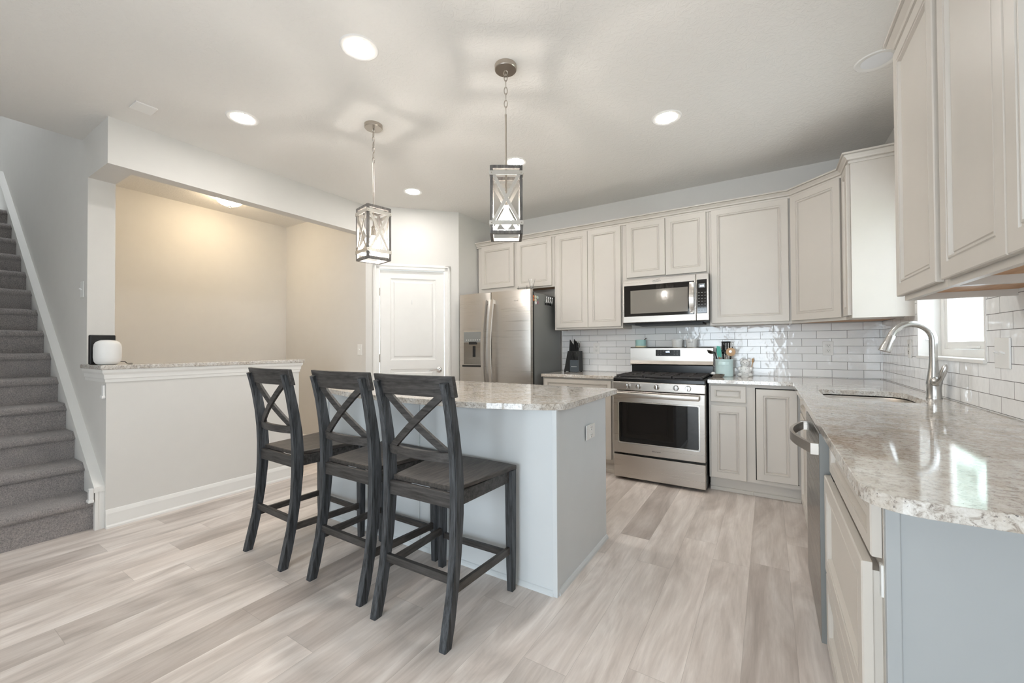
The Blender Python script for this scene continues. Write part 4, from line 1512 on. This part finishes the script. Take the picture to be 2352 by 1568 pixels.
# smart speaker and black frame on the ledge
t = thing('speaker', 'squat rounded white speaker on the granite ledge', 'speaker', (-4.62, -3.425, 1.08))
MB().lathe([(0, 0), (.045, .001), (.058, .008), (.068, .025), (.071, .05), (.071, .115), (.068, .138), (.058, .155), (.04, .165), (0, .168)], (0, 0, 0), 36).done('speaker_body', 'white_plastic', t, True)
MB().lathe([(0, .1675), (.036, .1665), (.038, .168), (0, .170)], (0, 0, 0), 28).done('touch_top', 'ceramic', t, True)
MB().tube([(.02, .06, .02), (.02, .085, .018), (.0, .10, .006), (-.02, .12, .004), (-.04, .14, .004)], .0025, 8).done('power_cord', 'blackmat', t, True)
t = thing('black_box', 'thin square black box standing behind the white speaker', 'box', (-4.76, -3.42, 1.08))
MB().box(-.022, .022, -.066, .066, 0, .205, .006).done('box_shell', 'blackmat', t)

# ------------------------------------------------------------------ lamps
spots = [(-2.567, -2.965, 'recessed ceiling light nearest the camera, left of the pendants'), (-3.785, -2.962, 'recessed ceiling light in front of the header beam by the stairs'),
         (-2.572, -1.404, 'recessed ceiling light in front of the refrigerator, seen beside the nearer pendant'), (-3.782, -1.398, 'recessed ceiling light in front of the pantry door'),
         (-1.353, -1.42, 'recessed ceiling light in front of the range')]
for x, y, lab in spots:
    t = thing('recessed_light', lab, 'ceiling light', (x, y, ZC), 0, 'recessed ceiling lights')
    MB().lathe([(.068, -.0012), (.075, -.004), (.092, -.0045), (.098, 0), (.09, .003), (.066, .003)], (0, 0, 0), 40).done('trim_ring', 'trim', t, True)
    MB().lathe([(0, -.0032), (.05, -.0030), (.068, -.002), (.068, .002), (0, .002)], (0, 0, 0), 32).done('lens', 'lens', t, True)
t = thing('recessed_light', 'unlit recessed light beside the right wall cabinets', 'ceiling light', (-.262, -1.39, ZC), 0, 'recessed ceiling lights')
MB().lathe([(.068, -.0012), (.075, -.004), (.092, -.0045), (.098, 0), (.09, .003), (.066, .003)], (0, 0, 0), 40).done('trim_ring', 'trim', t, True)
MB().lathe([(0, -.0032), (.05, -.0030), (.068, -.002), (.068, .002), (0, .002)], (0, 0, 0), 32).done('lens', 'lens_off', t, True)

def pendant(label, loc, rz):
    t = thing('pendant_light', label, 'pendant light', loc, rz, 'lantern pendants over the island')
    z0, z1 = 1.790 - ZC, 2.155 - ZC
    MB().lathe([(0, -.026), (.058, -.026), (.061, -.022), (.061, 0), (0, 0)], (0, 0, 0), 36).done('canopy', 'nickel', t, True)
    k = MB()
    k.tube([(.011 * math.cos(a), 0, -.040 + .014 * math.sin(a)) for a in [i * 2 * PI / 14 for i in range(14)]], .0028, 8, True)
    zc = -.066
    for i in range(6):
        pts = []
        for j in range(16):
            a = j * 2 * PI / 16
            q = (.0085 * math.cos(a), .021 * math.sin(a))
            pts.append((q[0], 0, zc + q[1]) if i % 2 == 0 else (0, q[0], zc + q[1]))
        k.tube(pts, .0026, 7, True)
        zc -= .0365
    k.done('chain', 'nickel', t, True)
    MB().tube([(0, 0, -.272), (0, 0, -.29), (0, 0, z1 - .12)], [.006, .0052, .0052], 10).done('rod', 'nickel', t, True)
    hw = .079
    k = MB()
    for sx in (-1, 1):
        for sy in (-1, 1):
            k.box(sx * hw - .008, sx * hw + .008, sy * hw - .008, sy * hw + .008, z0, z1, .001)
    for z in (z0 + .008, z1 - .008):
        for s in (-1, 1):
            k.box(-hw, hw, s * hw - .008, s * hw + .008, z - .009, z + .009, .001)
            k.box(s * hw - .008, s * hw + .008, -hw, hw, z - .009, z + .009, .001)
    k.box(-hw, hw, -.010, .010, z1 - .014, z1 - .004)
    k.done('frame', 'pend_wood', t)
    e = hw + .0095
    for zz in (z0 + .058, z1 - .042):
        k = MB()
        for s in (-1, 1):
            k.box(-e, e, s * e - .002, s * e + .002, zz - .0115, zz + .0115)
            k.box(s * e - .002, s * e + .002, -e, e, zz - .0115, zz + .0115)
        k.done('strap', 'strapmetal', t)
    k = MB()
    for ax in range(4):
        R_ = Matrix.Rotation(ax * PI / 2, 4, 'Z')
        for s in (-1, 1):
            q = MB().bar((s * -(hw - .012), -e + (.001 if s > 0 else .003), z0 + .068), (s * (hw - .012), -e + (.001 if s > 0 else .003), z1 - .052), .0022, .018, Vector((0, 1, 0)).cross(Vector((0, 0, 1))))
            k.merge(q, R_)
    k.done('cross_strap', 'strapmetal', t)
    k = MB()
    for zz in (z0 + .058, z1 - .042):
        for ax in range(4):
            R_ = Matrix.Rotation(ax * PI / 2, 4, 'Z')
            for s in (-1, 1):
                k.merge(MB().sphere((s * hw, -e - .002, zz), .004, (1, .7, 1), 8), R_)
    k.done('rivets', 'nickel', t, True)
    MB().tube([(0, 0, z1 - .12), (0, 0, z1 - .13), (0, 0, z1 - .19)], [.008, .015, .016], 14).done('socket', 'nickel', t, True)
    MB().lathe([(0, 0), (.012, .004), (.026, .022), (.031, .045), (.028, .066), (.018, .092), (.013, .11), (.012, .125), (0, .125)], (0, 0, z1 - .315), 22).done('bulb', 'bulb', t, True)
    return t
pendant('lantern pendant nearer the range, hung over the island', (-2.0, -2.442, ZC), math.radians(33))
pendant('lantern pendant nearer the half wall, hung over the island', (-3.11, -2.43, ZC), math.radians(-13))

t = thing('ceiling_dome_light', 'frosted dome ceiling light in the hall behind the half wall', 'ceiling light', (-5.47, -2.31, ZC))
MB().lathe([(0, 0), (.125, 0), (.130, -.012), (.118, -.02), (0, -.02)], (0, 0, 0), 36).done('pan', 'nickel', t, True)
MB().lathe([(.118, -.018), (.117, -.03), (.106, -.055), (.082, -.075), (.05, -.088), (0, -.094)], (0, 0, 0), 36).done('dome_glass', 'dome', t, True)
MB().lathe([(0, -.09), (.016, -.092), (.018, -.098), (.008, -.105), (.009, -.112), (.004, -.118), (0, -.119)], (0, 0, 0), 16).done('finial', 'nickel', t, True)
